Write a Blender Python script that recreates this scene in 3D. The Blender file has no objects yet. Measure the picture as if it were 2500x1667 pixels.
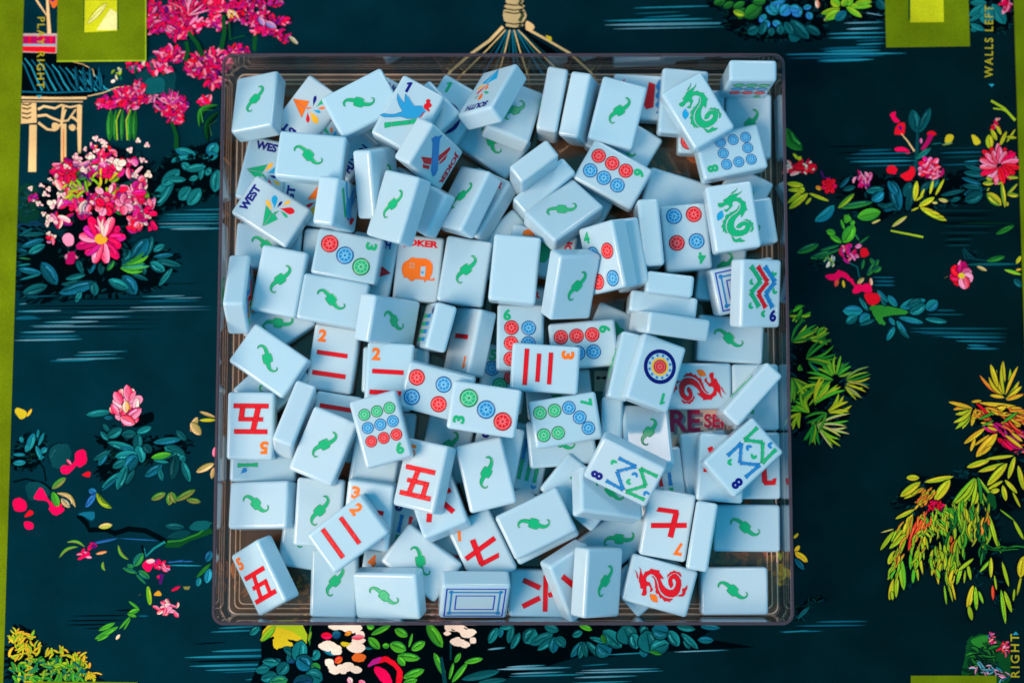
import bpy, bmesh, math, random
import numpy as np
from mathutils import Matrix, Vector
from mathutils.geometry import tessellate_polygon
MM=0.001
S=bpy.context.scene
# ---------------- camera, world, light, exposure ----------------
TILT=math.radians(5); CAMD=657.
cd=bpy.data.cameras.new('camera'); cam=bpy.data.objects.new('camera',cd); S.collection.objects.link(cam)
cd.sensor_width=36; cd.lens=50; cd.clip_start=.02; cd.clip_end=50
cam.location=(0,-CAMD*math.sin(TILT)*MM,CAMD*math.cos(TILT)*MM); cam.rotation_euler=(TILT,0,0)
cd.dof.use_dof=True; cd.dof.focus_distance=.625; cd.dof.aperture_fstop=4.0
S.camera=cam
S.render.resolution_x=1024; S.render.resolution_y=682
wd=bpy.data.worlds.new('World'); S.world=wd; wd.use_nodes=True
wn=wd.node_tree.nodes; bg=wn['Background']; bg.inputs['Color'].default_value=(.06,.55,.83,1); bg.inputs['Strength'].default_value=.76
def area(name,loc,target,size,sy,power,col):
    l=bpy.data.lights.new(name,'AREA'); l.shape='RECTANGLE'; l.size=size; l.size_y=sy; l.energy=power; l.color=col
    o=bpy.data.objects.new(name,l); S.collection.objects.link(o); o.location=loc
    o.rotation_euler=(Vector(target)-Vector(loc)).to_track_quat('-Z','Y').to_euler(); return o
area('window_light',(-1.05,-.45,1.15),(0,0,0),.85,.85,37.5,(1,.66,.48))
area('highlight_fill',(.5,1.45,1.1),(0,0,0),.5,.5,10,(1,.76,.62))  # added lamp, placed to put a glossy highlight on one emblem tile
S.cycles.transparent_max_bounces=24; S.cycles.max_bounces=10
S.view_settings.view_transform='Standard'
try: S.view_settings.look='None'
except Exception: pass
S.view_settings.exposure=0; S.view_settings.gamma=1; S.view_settings.use_curve_mapping=False
# ---------------- helpers ----------------
def lin(c):
    if isinstance(c,str): c=PAL[c]
    return tuple((x/255/12.92 if x/255<=.04045 else ((x/255+.055)/1.055)**2.4) for x in c)+(1,)
PAL=dict(navy=(10,10,125),green=(20,174,116),greend=(4,122,78),greenl=(60,205,150),red=(214,6,26),redd=(165,0,22),redl=(238,110,120),
 blue=(30,128,196),blued=(14,96,160),bluel=(90,176,222),orange=(240,116,16),oranged=(215,85,5),yellow=(245,186,40),sky=(20,160,215),teal=(20,140,140),tile=(178,212,235),
 sticker=(60,150,215))
def material(name,col=None,rough=.4,attr=None,**k):
    m=bpy.data.materials.new(name); m.use_nodes=True; n=m.node_tree.nodes; p=n['Principled BSDF']
    if col is not None: p.inputs['Base Color'].default_value=lin(col)
    p.inputs['Roughness'].default_value=rough
    for a,b in k.items(): p.inputs[a.replace('_',' ')].default_value=b
    return m,m.node_tree,p
def link(o,parent=None,local=None):
    S.collection.objects.link(o)
    if parent is not None: o.parent=parent
    return o
def meshobj(name,me,mat,parent=None):
    o=bpy.data.objects.new(name,me)
    if mat is not None and not me.materials: me.materials.append(mat)
    return link(o,parent)
# flat coloured shapes -> one mesh with a colour attribute
class Sheet:
    def __init__(s): s.v=[];s.f=[];s.c=[]
    def tri(s,pts,z,col,tris=None,vc=None):
        b=len(s.v); s.v+=[(p[0],p[1],z) for p in pts]
        for t in tris:
            a,bb,c=[pts[i] for i in t]
            if (bb[0]-a[0])*(c[1]-a[1])-(bb[1]-a[1])*(c[0]-a[0])<0: t=(t[0],t[2],t[1])
            s.f.append([b+i for i in t]); s.c.append([ (vc[i] if vc else col) for i in t])
    def poly(s,pts,z,col):
        t=tessellate_polygon([[Vector((p[0],p[1],0)) for p in pts]])
        s.tri(pts,z,col,t)
    def mesh(s,name,scale=1.0):
        me=bpy.data.meshes.new(name)
        me.from_pydata([(a*scale,b*scale,c*scale) for a,b,c in s.v],[],s.f)
        at=me.color_attributes.new('Col','FLOAT_COLOR','CORNER')
        flat=[x for f in s.c for c in f for x in c]
        at.data.foreach_set('color',flat); me.update(); return me
def font_mesh(txt,bold=.03,sp=1.0):
    cu=bpy.data.curves.new('lettering','FONT'); cu.body=txt; cu.align_x='CENTER'; cu.offset=bold; cu.resolution_u=4; cu.space_character=1.3 if bold<.02 else 1.0
    o=bpy.data.objects.new('lettering',cu); S.collection.objects.link(o)
    dg=bpy.context.evaluated_depsgraph_get(); me=bpy.data.meshes.new_from_object(o.evaluated_get(dg))
    v=[tuple(x.co) for x in me.vertices]; f=[list(p.vertices) for p in me.polygons]
    S.collection.objects.unlink(o); bpy.data.objects.remove(o); bpy.data.curves.remove(cu); bpy.data.meshes.remove(me)
    xs=[a[0] for a in v]; ys=[a[1] for a in v]
    cx=(min(xs)+max(xs))/2; cy=(min(ys)+max(ys))/2; W=max(xs)-min(xs); H=max(ys)-min(ys)
    return [((a[0]-cx)/W,(a[1]-cy)/H) for a in v],f
_fc={}
def text_into(sh,txt,cx,cy,w,h,z,col,ang=0,bold=.03):
    if (txt,bold) not in _fc: _fc[(txt,bold)]=font_mesh(txt,bold)
    v,f=_fc[(txt,bold)]; c,s=math.cos(ang),math.sin(ang)
    b=len(sh.v)
    for x,y in v:
        x*=w;y*=h; sh.v.append((cx+x*c-y*s,cy+x*s+y*c,z))
    for p in f:
        sh.f.append([b+i for i in p]); sh.c.append([col]*len(p))

# ---------------- playing mat (printed cloth) ----------------
# print artwork is laid out in print units and mapped to millimetres on the cloth
_F=3472.
def pm(x,y):
    dx=(x-1250)/_F; dy=(833.5-y)/_F; c,s=math.cos(TILT),math.sin(TILT)
    d=(dx,dy*c+s,dy*s-c); k=-CAMD*c/d[2]
    return (d[0]*k,-CAMD*s+d[1]*k)
MAT=Sheet(); _lv=[]; 
O=(0,0,1.)
def crop(x,y,s):
    global O; O=(x,y,s)
CR={'ML1':(0,0,3.734),'ML2':(0,400,3.734),'ML3':(0,820,3.734),'ML4':(0,1240,3.671),'MR1':(1900,0,3.733),'MR2':(1900,400,3.733),'MR3':(1900,820,3.733),'MR4':(1900,1240,3.672),
'MT1':(560,0,3.36),'MT2':(1260,0,2.94),'MB1':(420,1467,2.94),'MB2':(1180,1467,2.94),'N':(0,0,1.)}
def cr(k): crop(*CR[k])
def q(x,y): return pm(O[0]+x/O[2],O[1]+y/O[2])
def level(pts):
    xs=[p[0] for p in pts]; ys=[p[1] for p in pts]; b=(min(xs),min(ys),max(xs),max(ys)); l=1
    for (c,k) in _lv:
        if k>=l and c[0]<b[2] and c[2]>b[0] and c[1]<b[3] and c[3]>b[1]: l=k+1
    _lv.append((b,l)); return l*.006
RN=random.Random(5)
def jit(c,a=.12):
    c=lin(c) if not (isinstance(c,tuple) and len(c)==4) else c
    k=1+RN.uniform(-a,a); return (c[0]*k,c[1]*k,c[2]*k,1)
def smooth(pts,n=5):
    o=[];N=len(pts)
    for i in range(N):
        p0,p1,p2,p3=[pts[(i+j-1)%N] for j in range(4)]
        for k in range(n):
            t=k/n
            o.append(tuple(.5*((2*p1[a])+(-p0[a]+p2[a])*t+(2*p0[a]-5*p1[a]+4*p2[a]-p3[a])*t*t+(-p0[a]+3*p1[a]-3*p2[a]+p3[a])*t**3) for a in(0,1)))
    return o
_dark=lin((4,14,26)); WM=1.0
def blob(pts,c,sm=True):
    if sm:
        n0=len(pts); cx=sum(p[0] for p in pts)/n0; cy=sum(p[1] for p in pts)/n0; R0=max(math.hypot(p[0]-cx,p[1]-cy) for p in pts)
        pts=smooth(pts,5)
        if isinstance(c,tuple) and len(c)==3 and c==G['blk'] and R0>130*O[2]/3.7:
            island(pts,cx,cy); return
        wob=R0*.035; pts=[(p[0]+RN.uniform(-wob,wob),p[1]+RN.uniform(-wob,wob)) for p in pts]
    P=[q(*p) for p in pts]; MAT.poly(P,level(P),jit(c,.03))
def pol(pts,c): blob(pts,c,False)
def island(pts,cx,cy):
    # dark planting mass with a ragged edge and half hidden leaves
    u=O[2]/3.7; sh_=[(cx+(p[0]-cx)*.9,cy+(p[1]-cy)*.86) for p in pts]; P=[q(*p) for p in sh_]; MAT.poly(P,level(P),lin(G['blk']))
    n=len(pts)
    for i in range(n):
        a=pts[i]; b=pts[(i+1)%n]; seg=math.hypot(b[0]-a[0],b[1]-a[1])
        for k in range(max(1,int(seg/(26*u)))):
            t=RN.random(); x=a[0]+(b[0]-a[0])*t; y=a[1]+(b[1]-a[1])*t; ox,oy=x-cx,y-cy; l=math.hypot(ox,oy) or 1
            s=RN.uniform(.80,.9); e=RN.uniform(.96,1.04)
            lf(cx+ox*s,cy+oy*s,cx+ox*e+RN.uniform(-14,14)*u,cy+oy*e+RN.uniform(-8,8)*u,RN.uniform(16,34)*u,RN.choice((G['blk'],G['blk'],G['td'],(4,24,34))),G['blk'],RN.uniform(-.2,.2),False,True)
    xs=[p[0] for p in pts]; ys=[p[1] for p in pts]
    for k in range(int(n*.9)):
        p=RN.choice(pts); f=RN.random()**.5*.84; x=cx+(p[0]-cx)*f; y=cy+(p[1]-cy)*f; a=RN.random()*6.28; L=RN.uniform(40,90)*u
        lf(x,y,x+math.cos(a)*L,y+math.sin(a)*L*.7,RN.uniform(14,30)*u,RN.choice((G['td'],(5,40,50),(6,50,60),(8,46,40))),G['blk'],RN.uniform(-.15,.15),False,True)
OUT=True
def lf(x0,y0,x1,y1,w,c,c2=None,bend=0,blunt=False,plain=False):
    if OUT and not plain and w>9*O[2]/3.7:
        g=w*.06+.9*O[2]/3.7; L0=math.hypot(x1-x0,y1-y0) or 1; ex,ey=(x1-x0)/L0*g,(y1-y0)/L0*g
        lf(x0-ex,y0-ey,x1+ex,y1+ey,w+2*g,_dark,_dark,bend,blunt,True)
    if not plain: w*=WM
    c=jit(c); c2=jit(c2) if c2 is not None else tuple(v*.55 for v in c[:3])+(1,)
    dx,dy=x1-x0,y1-y0; L=math.hypot(dx,dy) or 1; ux,uy=dx/L,dy/L; nx,ny=-uy,ux; n=8; pts=[];vc=[]
    cm=tuple((a+b)/2 for a,b in zip(c,c2))
    for i in range(n+1):
        t=i/n; h=w/2*(math.sin(math.pi*min(1,t*.92+.04))**(.7) if not blunt else (math.sin(math.pi*(.12+.80*t))**.6 if 0<t<1 else .35))
        if i in(0,n) and not blunt: h=w*.03
        bx=bend*math.sin(math.pi*t)*L
        mx,my=x0+dx*t+nx*bx,y0+dy*t+ny*bx
        pts+= [(mx+nx*h,my+ny*h),(mx,my),(mx-nx*h,my-ny*h)]; vc+=[c,cm,c2]
    tr=[]
    for i in range(n):
        a=3*i
        for k in(0,1): tr+=[(a+k,a+k+1,a+k+4),(a+k,a+k+4,a+k+3)]
    P=[q(*p) for p in pts]; MAT.tri(P,level(P),None,tr,vc)
    if not plain and w>30*O[2]/3.7 and L>50*O[2]/3.7:
        # brush marks: dark midrib and one lighter stroke
        k=RN.uniform(.1,.2); s_=RN.choice((-1,1)); hi=tuple(min(1,v*1.7+.02) for v in c[:3])+(1,); dk=tuple(v*.28 for v in c2[:3])+(1,)
        A=(x0+dx*.12,y0+dy*.12); B=(x0+dx*.5+nx*bend*L,y0+dy*.5+ny*bend*L); C_=(x0+dx*.9,y0+dy*.9)
        st([A,B,C_],w*.09,dk,w*.03)
        st([(x0+dx*.25+nx*s_*w*k,y0+dy*.25+ny*s_*w*k),(x0+dx*.5+nx*(bend*L+s_*w*.26),y0+dy*.5+ny*(bend*L+s_*w*.26)),(x0+dx*.78+nx*s_*w*k,y0+dy*.78+ny*s_*w*k)],w*.03,hi,w*.12)
def st(pts,w,c,w1=None):
    # tapered brush stroke along a polyline
    w1=w if w1 is None else w1; n=len(pts); L=[];R=[]
    for i,p in enumerate(pts):
        a=pts[max(0,i-1)]; b=pts[min(n-1,i+1)]; dx,dy=b[0]-a[0],b[1]-a[1]; l=math.hypot(dx,dy) or 1
        h=(w+(w1-w)*i/(n-1))/2; L.append((p[0]-dy/l*h,p[1]+dx/l*h)); R.append((p[0]+dy/l*h,p[1]-dx/l*h))
    P=[q(*p) for p in L+R]; tr=[]
    for i in range(n-1): tr+=[(i,i+1,n+i+1),(i,n+i+1,n+i)]
    MAT.tri(P,level(P),jit(c,.05),tr)
def ln(x0,y0,x1,y1,w,c,c2=None):
    # water line: pointed both ends, colour fading along it
    c=jit(c,.15); c=tuple(v*.72 for v in c[:3])+(1,); c2=tuple(v*.6 for v in lin(c2)[:3])+(1,) if c2 is not None else c; n=6; w=w*RN.uniform(.5,.85)+.6*O[2]/3.7; x0+=RN.uniform(-20,20)*O[2]/3.7; x1+=RN.uniform(-20,20)*O[2]/3.7; pts=[];vc=[]
    for i in range(n+1):
        t=i/n; h=w/2*max(.12,math.sin(math.pi*t)**.5); m=tuple(a+(b-a)*t for a,b in zip(c,c2)); x=x0+(x1-x0)*t; y=y0+(y1-y0)*t
        pts+=[(x,y-h),(x,y+h)]; vc+=[m,m]
    tr=[]
    for i in range(n): tr+=[(2*i,2*i+1,2*i+3),(2*i,2*i+3,2*i+2)]
    P=[q(*p) for p in pts]; MAT.tri(P,level(P),None,tr,vc)
def fl(x,y,r,n,cs,center=None,sq=1,w=.75,seed=0):
    r_=random.Random(seed+int(x)+int(y)); a0=r_.random()*6.28
    for i in range(n):
        a=a0+6.283*i/n; rr=r*r_.uniform(.85,1.12)
        lf(x+math.cos(a)*r*.12,y+math.sin(a)*r*.12*sq,x+math.cos(a)*rr,y+math.sin(a)*rr*sq,2*math.pi*r/n*w,r_.choice(cs),r_.choice(cs),0,True)
    if center: blob([(x+math.cos(t)*r*.27,y+math.sin(t)*r*.22) for t in (0,1,2,3,4,5)],center)
def clus(pts,n,cs,l,w,seed=0,ang=None,da=3.14,blunt=True):
    # scattered petals or leaves inside a list of (x,y,rx,ry) patches
    r_=random.Random(seed); n=int(n*1.3); w*=.82; l*=.9
    for i in range(n):
        x,y,rx,ry=r_.choice(pts); a=r_.random()*6.283; d=r_.random()**.5
        px,py=x+math.cos(a)*d*rx,y+math.sin(a)*d*ry
        t=(ang if ang is not None else 0)+r_.uniform(-da,da); k=r_.uniform(.6,1.25)
        lf(px-math.cos(t)*l*k/2,py-math.sin(t)*l*k/2,px+math.cos(t)*l*k/2,py+math.sin(t)*l*k/2,w*r_.uniform(.6,1.2),r_.choice(cs),r_.choice(cs),r_.uniform(-.15,.15),blunt)
def fan(x,y,a0,a1,n,l,w,cs,seed=0,r0=0):
    r_=random.Random(seed+n+int(x)); n=int(n*1.25); w*=.72
    for i in range(n):
        a=math.radians(a0+(a1-a0)*(i+.5)/n+r_.uniform(-4,4)); k=r_.uniform(.75,1.1)
        lf(x+math.cos(a)*r0,y+math.sin(a)*r0,x+math.cos(a)*l*k,y+math.sin(a)*l*k,w,r_.choice(cs),r_.choice(cs),r_.uniform(-.12,.12))
G=dict(base=(5,44,56),blk=(0,9,14),td=(8,62,70),tm=(12,92,98),tl=(22,128,132),cy=(30,150,182),cyd=(14,100,128),ws=(120,178,200),gr=(40,128,44),gd=(12,72,34),gb=(80,176,40),
 li=(158,188,34),ye=(206,186,36),yo=(222,160,40),pk=(240,10,84),pd=(180,14,92),mg=(196,34,146),pu=(84,20,110),lp=(244,150,184),rd=(226,18,40),cm=(242,222,204),tn=(230,192,132),or_=(226,104,40),bl=(40,116,190),bd=(16,56,100),bord=(100,122,12),sq=(196,200,28),sql=(232,226,150),ol=(120,122,60),tea=(34,150,176))
c=dict(G)
def build_mat_art():
    # backdrop cloth: printed field and woven green border
    cr('N')
    def rect(x0,y0,x1,y1,col,z=0): MAT.tri([(x0,y0),(x1,y0),(x1,y1),(x0,y1)],z,lin(col),[(0,1,2),(0,2,3)])
    NX,NY=56,44
    rect(-300,-230,300,230,c['bord'],0)
    # ground colour darkens from left to right: light falloff painted into the mat
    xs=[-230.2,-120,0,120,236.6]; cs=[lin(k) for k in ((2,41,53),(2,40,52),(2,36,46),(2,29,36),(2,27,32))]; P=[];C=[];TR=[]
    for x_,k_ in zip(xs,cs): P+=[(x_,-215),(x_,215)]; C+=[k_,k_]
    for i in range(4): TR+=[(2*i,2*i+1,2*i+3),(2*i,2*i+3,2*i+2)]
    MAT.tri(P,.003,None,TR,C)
    # ---- top left: pavilion, flowers ----
    cr('ML1')
    for (x,y) in ((330,0),(430,0)): pass
    st([(330,0),(390,90),(430,150)],18,c['tn'],10); st([(432,0),(440,150),(450,310)],22,c['tn'],34); blob([(455,0),(530,0),(530,40),(490,75),(465,45)],c['or_']); blob([(460,0),(500,0),(480,20)],c['pu'])
    pol([(205,308),(525,308),(520,490),(200,490)],(190,170,165)); pol([(205,330),(510,330),(508,405),(203,402)],c['pd']); pol([(205,425),(508,428),(506,484),(203,470)],c['rd']); pol([(203,402),(508,405),(508,418),(203,418)],c['ws'])
    for x in (260,380,455): pol([(x,332),(x+22,332),(x+22,400),(x,400)],c['rd'])
    blob([(200,480),(520,490),(640,560),(800,600),(900,650),(960,700),(900,810),(840,880),(195,900)],c['blk'],False)
    for i in range(12): 
        x=205+i*62; st([(x-40,520+i*14),(x+20,600+i*12),(x+70,720+i*8),(x+120,830)],9,c['tea'] if i%2 else c['cyd'],16)
    st([(200,838),(500,848),(840,832),(900,700)],12,c['cyd']); st([(640,560),(760,590),(850,640),(860,700)],6,c['tn'])
    for x in (690,760,820,905): lf(x,610,x+25,830,40,c['cyd'],c['blk'])
    st([(195,892),(500,898),(790,895)],22,c['tn']); st([(200,925),(755,930)],10,c['tn']); st([(800,880),(940,850),(1060,800),(1180,790)],8,c['tn'])
    st([(370,880),(360,900)],2,c['tea'])
    pol([(195,940),(330,940),(335,1120),(190,1130)],c['tn'])
    for yy in (950,985,1030,1070): st([(200,yy),(250,yy+12),(285,yy-4)],13,c['blk'])
    pol([(268,1140),(335,1140),(330,1568),(258,1568)],c['tn'])
    for pts in ([(345,1000),(400,970),(500,990),(560,960),(640,980),(735,960)],[(340,1060),(420,1050),(480,1080),(560,1110),(620,1100),(690,1000)],[(350,1120),(430,1180),(500,1190),(560,1130),(600,1000)],[(580,960),(560,1130),(585,1250)],[(640,1060),(690,1090),(730,1140),(700,1180)]): st(pts,24,c['tn'],16)
    blob([(475,1130),(510,1120),(545,1150),(520,1190),(480,1180)],c['tn']); blob([(630,1150),(665,1135),(690,1160),(670,1195),(635,1180)],c['tn'])
    pol([(555,1130),(605,1130),(605,1540),(555,1540)],c['tn']); pol([(700,980),(748,960),(738,1420),(712,1420)],c['tn']); pol([(575,1180),(585,1180),(585,1530),(575,1530)],c['or_'])
    # big leaves green trunk
    for x,w in ((1010,70),(1060,50),(1120,40),(1190,60),(1235,50)): lf(x,1000,x-10,1290,w,c['gr'],c['gd'])
    for x in (1060,1150): st([(x+40,1000),(x,1100),(x+10,1280)],10,c['li'])
    blob([(1180,560),(1500,520),(1600,700),(1560,860),(1330,880),(1280,760)],c['td']); blob([(1310,760),(1420,700),(1500,740),(1480,840),(1350,860)],c['tm'])
    pc=[c['pk'],c['pk'],c['pd'],c['mg'],c['lp'],c['pu'],c['rd']]
    for (x,y,rx,ry,n,s) in ((1380,60,60,60,18,1),(1650,100,190,90,60,2),(1560,230,100,90,40,3),(1750,240,110,80,36,4),(1420,230,80,90,30,5),(1960,60,130,70,34,6),(1980,210,90,60,26,7),(1620,300,100,60,24,8),(1560,500,130,70,40,9),(1460,620,120,60,30,10),(1230,610,60,50,14,11),(1840,600,150,110,60,12),(1990,560,110,120,36,13),(1960,740,80,60,18,14),(1170,900,140,100,50,15),(970,940,80,60,20,16),(1260,800,60,50,14,17),(1560,960,150,100,60,18),(1600,1080,80,50,20,19),(1860,900,60,50,12,20),(1370,900,50,30,8,21)):
        clus([(x,y,rx,ry)],int(n*1.15),pc,80,36,s)
    fan(1720,150,190,350,9,210,16,[c['lp'],c['pk']],5); fan(1560,960,200,340,7,150,14,[c['lp'],c['mg']],6)
    clus([(1300,620,120,60),(1100,640,80,60),(1050,700,70,60)],14,[c['cm'],c['tm'],c['gd'],c['li']],60,30,31)
    for x0,y0,x1,y1 in ((1570,1120,1610,1370),(2040,150,2020,460),(1700,380,1690,560),(1720,300,1850,520)): st([(x0,y0),((x0+x1)/2+20,(y0+y1)/2),(x1,y1)],34,c['gd'],44)
    lf(1990,960,1820,1170,60,c['gr'],c['blk'],.3); lf(2000,1020,1900,1300,60,c['gd'],c['blk'],.2)
    blob([(1540,1420),(1640,1370),(1990,1290),(2300,1300),(2300,1568),(1480,1568)],c['blk'])
    for a in ((1900,1430,1980,1310,110),(1790,1420,1600,1370,80),(1780,1440,1560,1480,80),(1780,1450,1660,1520,80),(1820,1480,1890,1560,70),(1850,1440,1990,1420,80),(1800,1500,1740,1560,60),(1850,1480,1930,1500,70)): lf(*a,c['tl'],c['cyd'])
    # ---- left middle bouquet ----
    cr('ML2')
    blob([(180,210),(340,220),(350,500),(175,510)],(8,54,44)); clus([(260,360,70,120)],14,[(10,60,48),c['td'],(8,46,40)],120,50,54,0,.6,False); clus([(280,580,110,50)],8,[c['bd'],c['td']],170,26,55,0,.1,False)
    blob([(1480,0),(2000,-60),(2000,280),(1500,440),(1380,430)],c['blk'])
    for a in ((1590,130,1370,430,130),(1480,200,1640,60,110),(1520,140,1700,150,60),(1730,150,1810,120,50),(1640,330,1740,220,110),(1720,380,1830,230,110),(1740,60,1660,0,70),(1880,60,1930,90,80),(1830,150,1850,0,50),(1960,260,1990,60,110),(1880,30,1700,60,70)): lf(*a,c['tl'],c['tm'])
    for y,x0,x1,cc in ((425,1660,2000,'cyd'),(465,1500,2000,'tea'),(492,1460,1990,'cyd'),(515,1440,1995,'cyd'),(548,1430,1990,'ws'),(578,1420,1850,'tea'),(595,1530,1995,'ws')): ln(x0,y,x1+60,y-6,20,c[cc],c['tea'])
    # leaves under bouquet
    blob([(160,600),(420,620),(760,900),(1300,700),(1640,830),(1640,940),(1500,1130),(1200,1200),(700,1240),(160,1220)],c['blk'])
    for i,a in enumerate(((410,640,170,650,40),(400,690,200,760,60),(410,740,260,820,70),(300,590,175,660,30),(380,1000,170,960,60),(370,1010,180,1060,20),(430,1110,210,1180,90),(520,1100,380,900,120),(600,1050,780,1010,50),(560,1100,800,1070,40),(540,1180,880,1080,100),(690,1260,740,1160,50),(870,1200,850,1080,80),(1240,1190,1120,1020,130),(1170,1140,990,1060,90),(1350,1060,1190,1000,40),(1310,960,1190,980,40),(1500,980,1370,900,90),(1650,930,1430,880,60),(1580,830,1400,850,45),(1500,740,1400,800,60),(1310,860,1390,660,80),(1200,880,1350,680,130),(1120,900,1180,780,80),(1320,1010,1290,900,60),(1450,1110,1570,950,50),(1110,920,1300,880,80),(250,800,170,780,20),(260,820,170,840,16),(280,870,170,860,14),(280,915,165,930,18),(700,860,760,1000,60),(820,1000,850,830,80),(920,1010,930,890,60),(980,970,1040,880,50))):
        lf(*a,c[('tl','tm','cyd','td','gr')[i%5]] if i>24 else c[('tm','cyd','tl')[i%3]],c['td'])
    fan(1100,950,-40,10,4,260,50,[c['gb'],c['gr'],c['tl']],3)
    pc2=[c['pk'],c['pk'],c['pd'],c['rd'],c['lp'],c['mg'],c['lp'],c['pu'],c['cm']]
    blob([(540,20),(900,-150),(1350,-60),(1440,120),(1440,500),(1200,640),(1150,850),(950,940),(700,900),(560,560),(400,480),(330,330)],c['blk'])
    clus([(900,200,380,220),(1200,330,180,160),(650,180,160,180),(850,40,280,110)],60,[c['gd'],c['gr'],c['td'],c['pu'],c['li']],120,60,41)
    for (x,y,rx,ry,n,s) in ((650,60,140,90,16,1),(900,20,180,90,20,2),(1180,40,130,70,14,3),(720,330,190,110,24,4),(980,320,120,130,20,5),(1150,300,110,90,16,6),(1310,420,110,100,18,7),(560,500,80,60,8,8),(1300,540,130,90,16,9),(640,220,110,80,10,10),(780,450,70,60,8,11),(1280,180,40,90,8,12)):
        clus([(x,y,rx,ry)],int(n*.95),pc2,112,62,50+s)
    clus([(700,240,130,70),(960,130,140,60)],14,[c['li'],c['ye'],c['yo'],c['gb']],110,30,66)
    fl(990,90+0,60,5,[c['pd'],c['pk']]); fl(620,90,95,7,[c['rd'],c['pk'],c['pd']])
    fl(930,690,220,13,[c['pk'],c['lp'],c['pk'],c['pd'],c['mg']],c['yo'],.95,.85); fan(960,680,230,300,5,190,26,[c['cm'],c['lp']],8)
    fl(960,400,90,6,[c['pk'],c['rd'],c['lp']]); fl(1140,380,90,6,[c['pk'],c['pd'],c['lp']]); blob([(575,690),(600,645),(650,640),(680,680),(670,740),(610,750)],c['lp'])
    for (x,y,r) in ((460,145,24),(380,200,26),(450,235,34),(415,280,34),(280,225,32),(355,365,34),(550,290,38),(480,370,62),(405,460,32),(460,510,58),(440,560,30),(450,640,30),(500,670,32),(610,30,34),(760,45,30),(880,-120,40),(960,-160,36),(870,-230,38),(1360,105,50),(1250,120,30),(1260,-210,34),(700,-60,44),(840,-60,50),(960,-40,40),(1100,10,80),(1030,-110,34),(1190,-120,40),(940,-200,34),(780,-130,30),(1340,-170,36),(1300,-30,36)): 
        r*=.66; a_=RN.random()*6
        for k in range(3): lf(x-math.cos(a_+2.1*k)*r*.25,y-math.sin(a_+2.1*k)*r*.25,x+math.cos(a_+2.1*k)*r*1.15,y+math.sin(a_+2.1*k)*r*1.15,r*1.15,c['cm'],RN.choice((c['cm'],c['lp'])),0,True)
        if RN.random()<.45: lf(x+r,y+r*.4,x+r*2.1,y+r*.9,r*.9,c['cm'],c['lp'],0,True)
    for (x,y,r) in ((310,310,50),(1040,-110,50),(960,-90,60),(860,-160,40),(460,700,50),(650,860,60)): clus([(x,y,r*.7,r*.5)],5,pc2+[c['or_']],r*1.4,r*.7,int(x))
    blob([(610,910),(630,820),(690,810),(680,910)],c['pd'])
    for y,x0,x1,cc,w in ((1205,230,540,'cyd',16),(1205,1280,1680,'tea',16),(1222,1500,1840,'tea',14),(1248,1270,1830,'cyd',26),(1275,155,260,'tea',12),(1303,1170,1900,'ws',20),(1330,1180,1950,'ws',12),(1340,150,550,'tea',22),(1345,700,1240,'tea',14),(1395,640,1180,'ws',26),(1400,150,330,'cyd',50),(1410,150,400,'cyd',20),(1438,380,900,'tea',20),(1470,280,700,'tea',14),(1480,300,1120,'ws',14),(1530,170,700,'tea',22),(1562,150,720,'cyd',14)): ln(x0,y+6,x1,y-2,w,c[cc],c['ws'] if cc=='tea' else c['cyd'])
    ln(1500,1095,1800,1090,8,c['blk']); 
    for y in (1230,1290,1320,1370,1420,1455,1505): ln(200,y+8,1500,y,12,c['blk'])
    # ---- left lower ----
    cr('ML3')
    for y,x0,x1,cc,w in ((8,150,720,'cyd',12),(35,150,750,'ws',20),(145,730,1155,'ws',14),(172,670,1060,'tea',16),(208,500,1145,'ws',16),(222,455,850,'cyd',26)): ln(x0,y+6,x1,y-6,w,c[cc],c['tea'])
    blob([(135,680),(170,655),(240,690),(230,740),(180,755)],c['ye']); lf(245,735,290,665,26,c['ye'],c['yo'])
    blob([(1200,760),(1380,690),(1390,780),(1230,830)],c['blk']); blob([(860,940),(1000,800),(1250,900),(1700,930),(1740,1060),(1500,1160),(1250,1180),(950,1380),(860,1180),(1000,1050)],c['blk'])
    for i,a in enumerate(((1010,690,785,720,60),(1030,750,945,745,40),(1000,880,940,800,40),(980,920,1110,840,90),(1110,900,1240,890,80),(1240,1040,980,970,70),(1240,1040,1100,1020,40),(1250,1040,1260,890,90),(1300,1150,1250,1000,100),(1380,1060,1310,990,80),(1250,1070,1050,1100,80),(1250,1090,1130,1230,120),(1030,1200,1150,1130,70),(1160,1180,1070,1400,90),(1150,1350,1230,1220,50),(1500,1010,1690,1090,110),(1400,970,1650,940,60),(1400,1110,1590,1070,70),(1400,1130,1540,1150,30),(1610,1080,1570,1310,90),(1690,1100,1640,1130,70),(1320,1280,1480,1170,80),(1450,1200,1480,1320,50),(1730,1330,1660,1140,70),(1700,950,1610,860,60),(920,870,990,950,50),(900,1180,980,1040,60),(850,1130,1010,1040,50),(930,1380,1100,1240,50),(600,990,470,1160,180),(1250,880,1380,830,60))):
        lf(*a,c[('tl','cyd','tm','tl','td')[i%5]],c[('tm','td')[i%2]])
    lf(1380,1110,1560,1075,60,c['gr'],c['gb']); 
    fl(1150,650,150,9,[c['lp'],c['pk'],c['lp'],c['cm']],c['yo'],1.1,.9); lf(1180,600,1155,445,80,c['pk'],c['lp']); lf(1110,620,1045,510,80,c['pk'],c['lp']); lf(1180,600,1235,500,40,c['lp'],c['pk']); lf(1230,680,1250,560,60,c['cm'],c['lp']); lf(1150,700,1150,590,60,c['yo'],c['cm']); lf(1080,720,1020,620,60,c['lp'],c['pk']); lf(1140,770,1290,660,90,c['lp'],c['pd']); lf(1100,740,1230,800,90,c['lp'],c['rd'])
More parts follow.
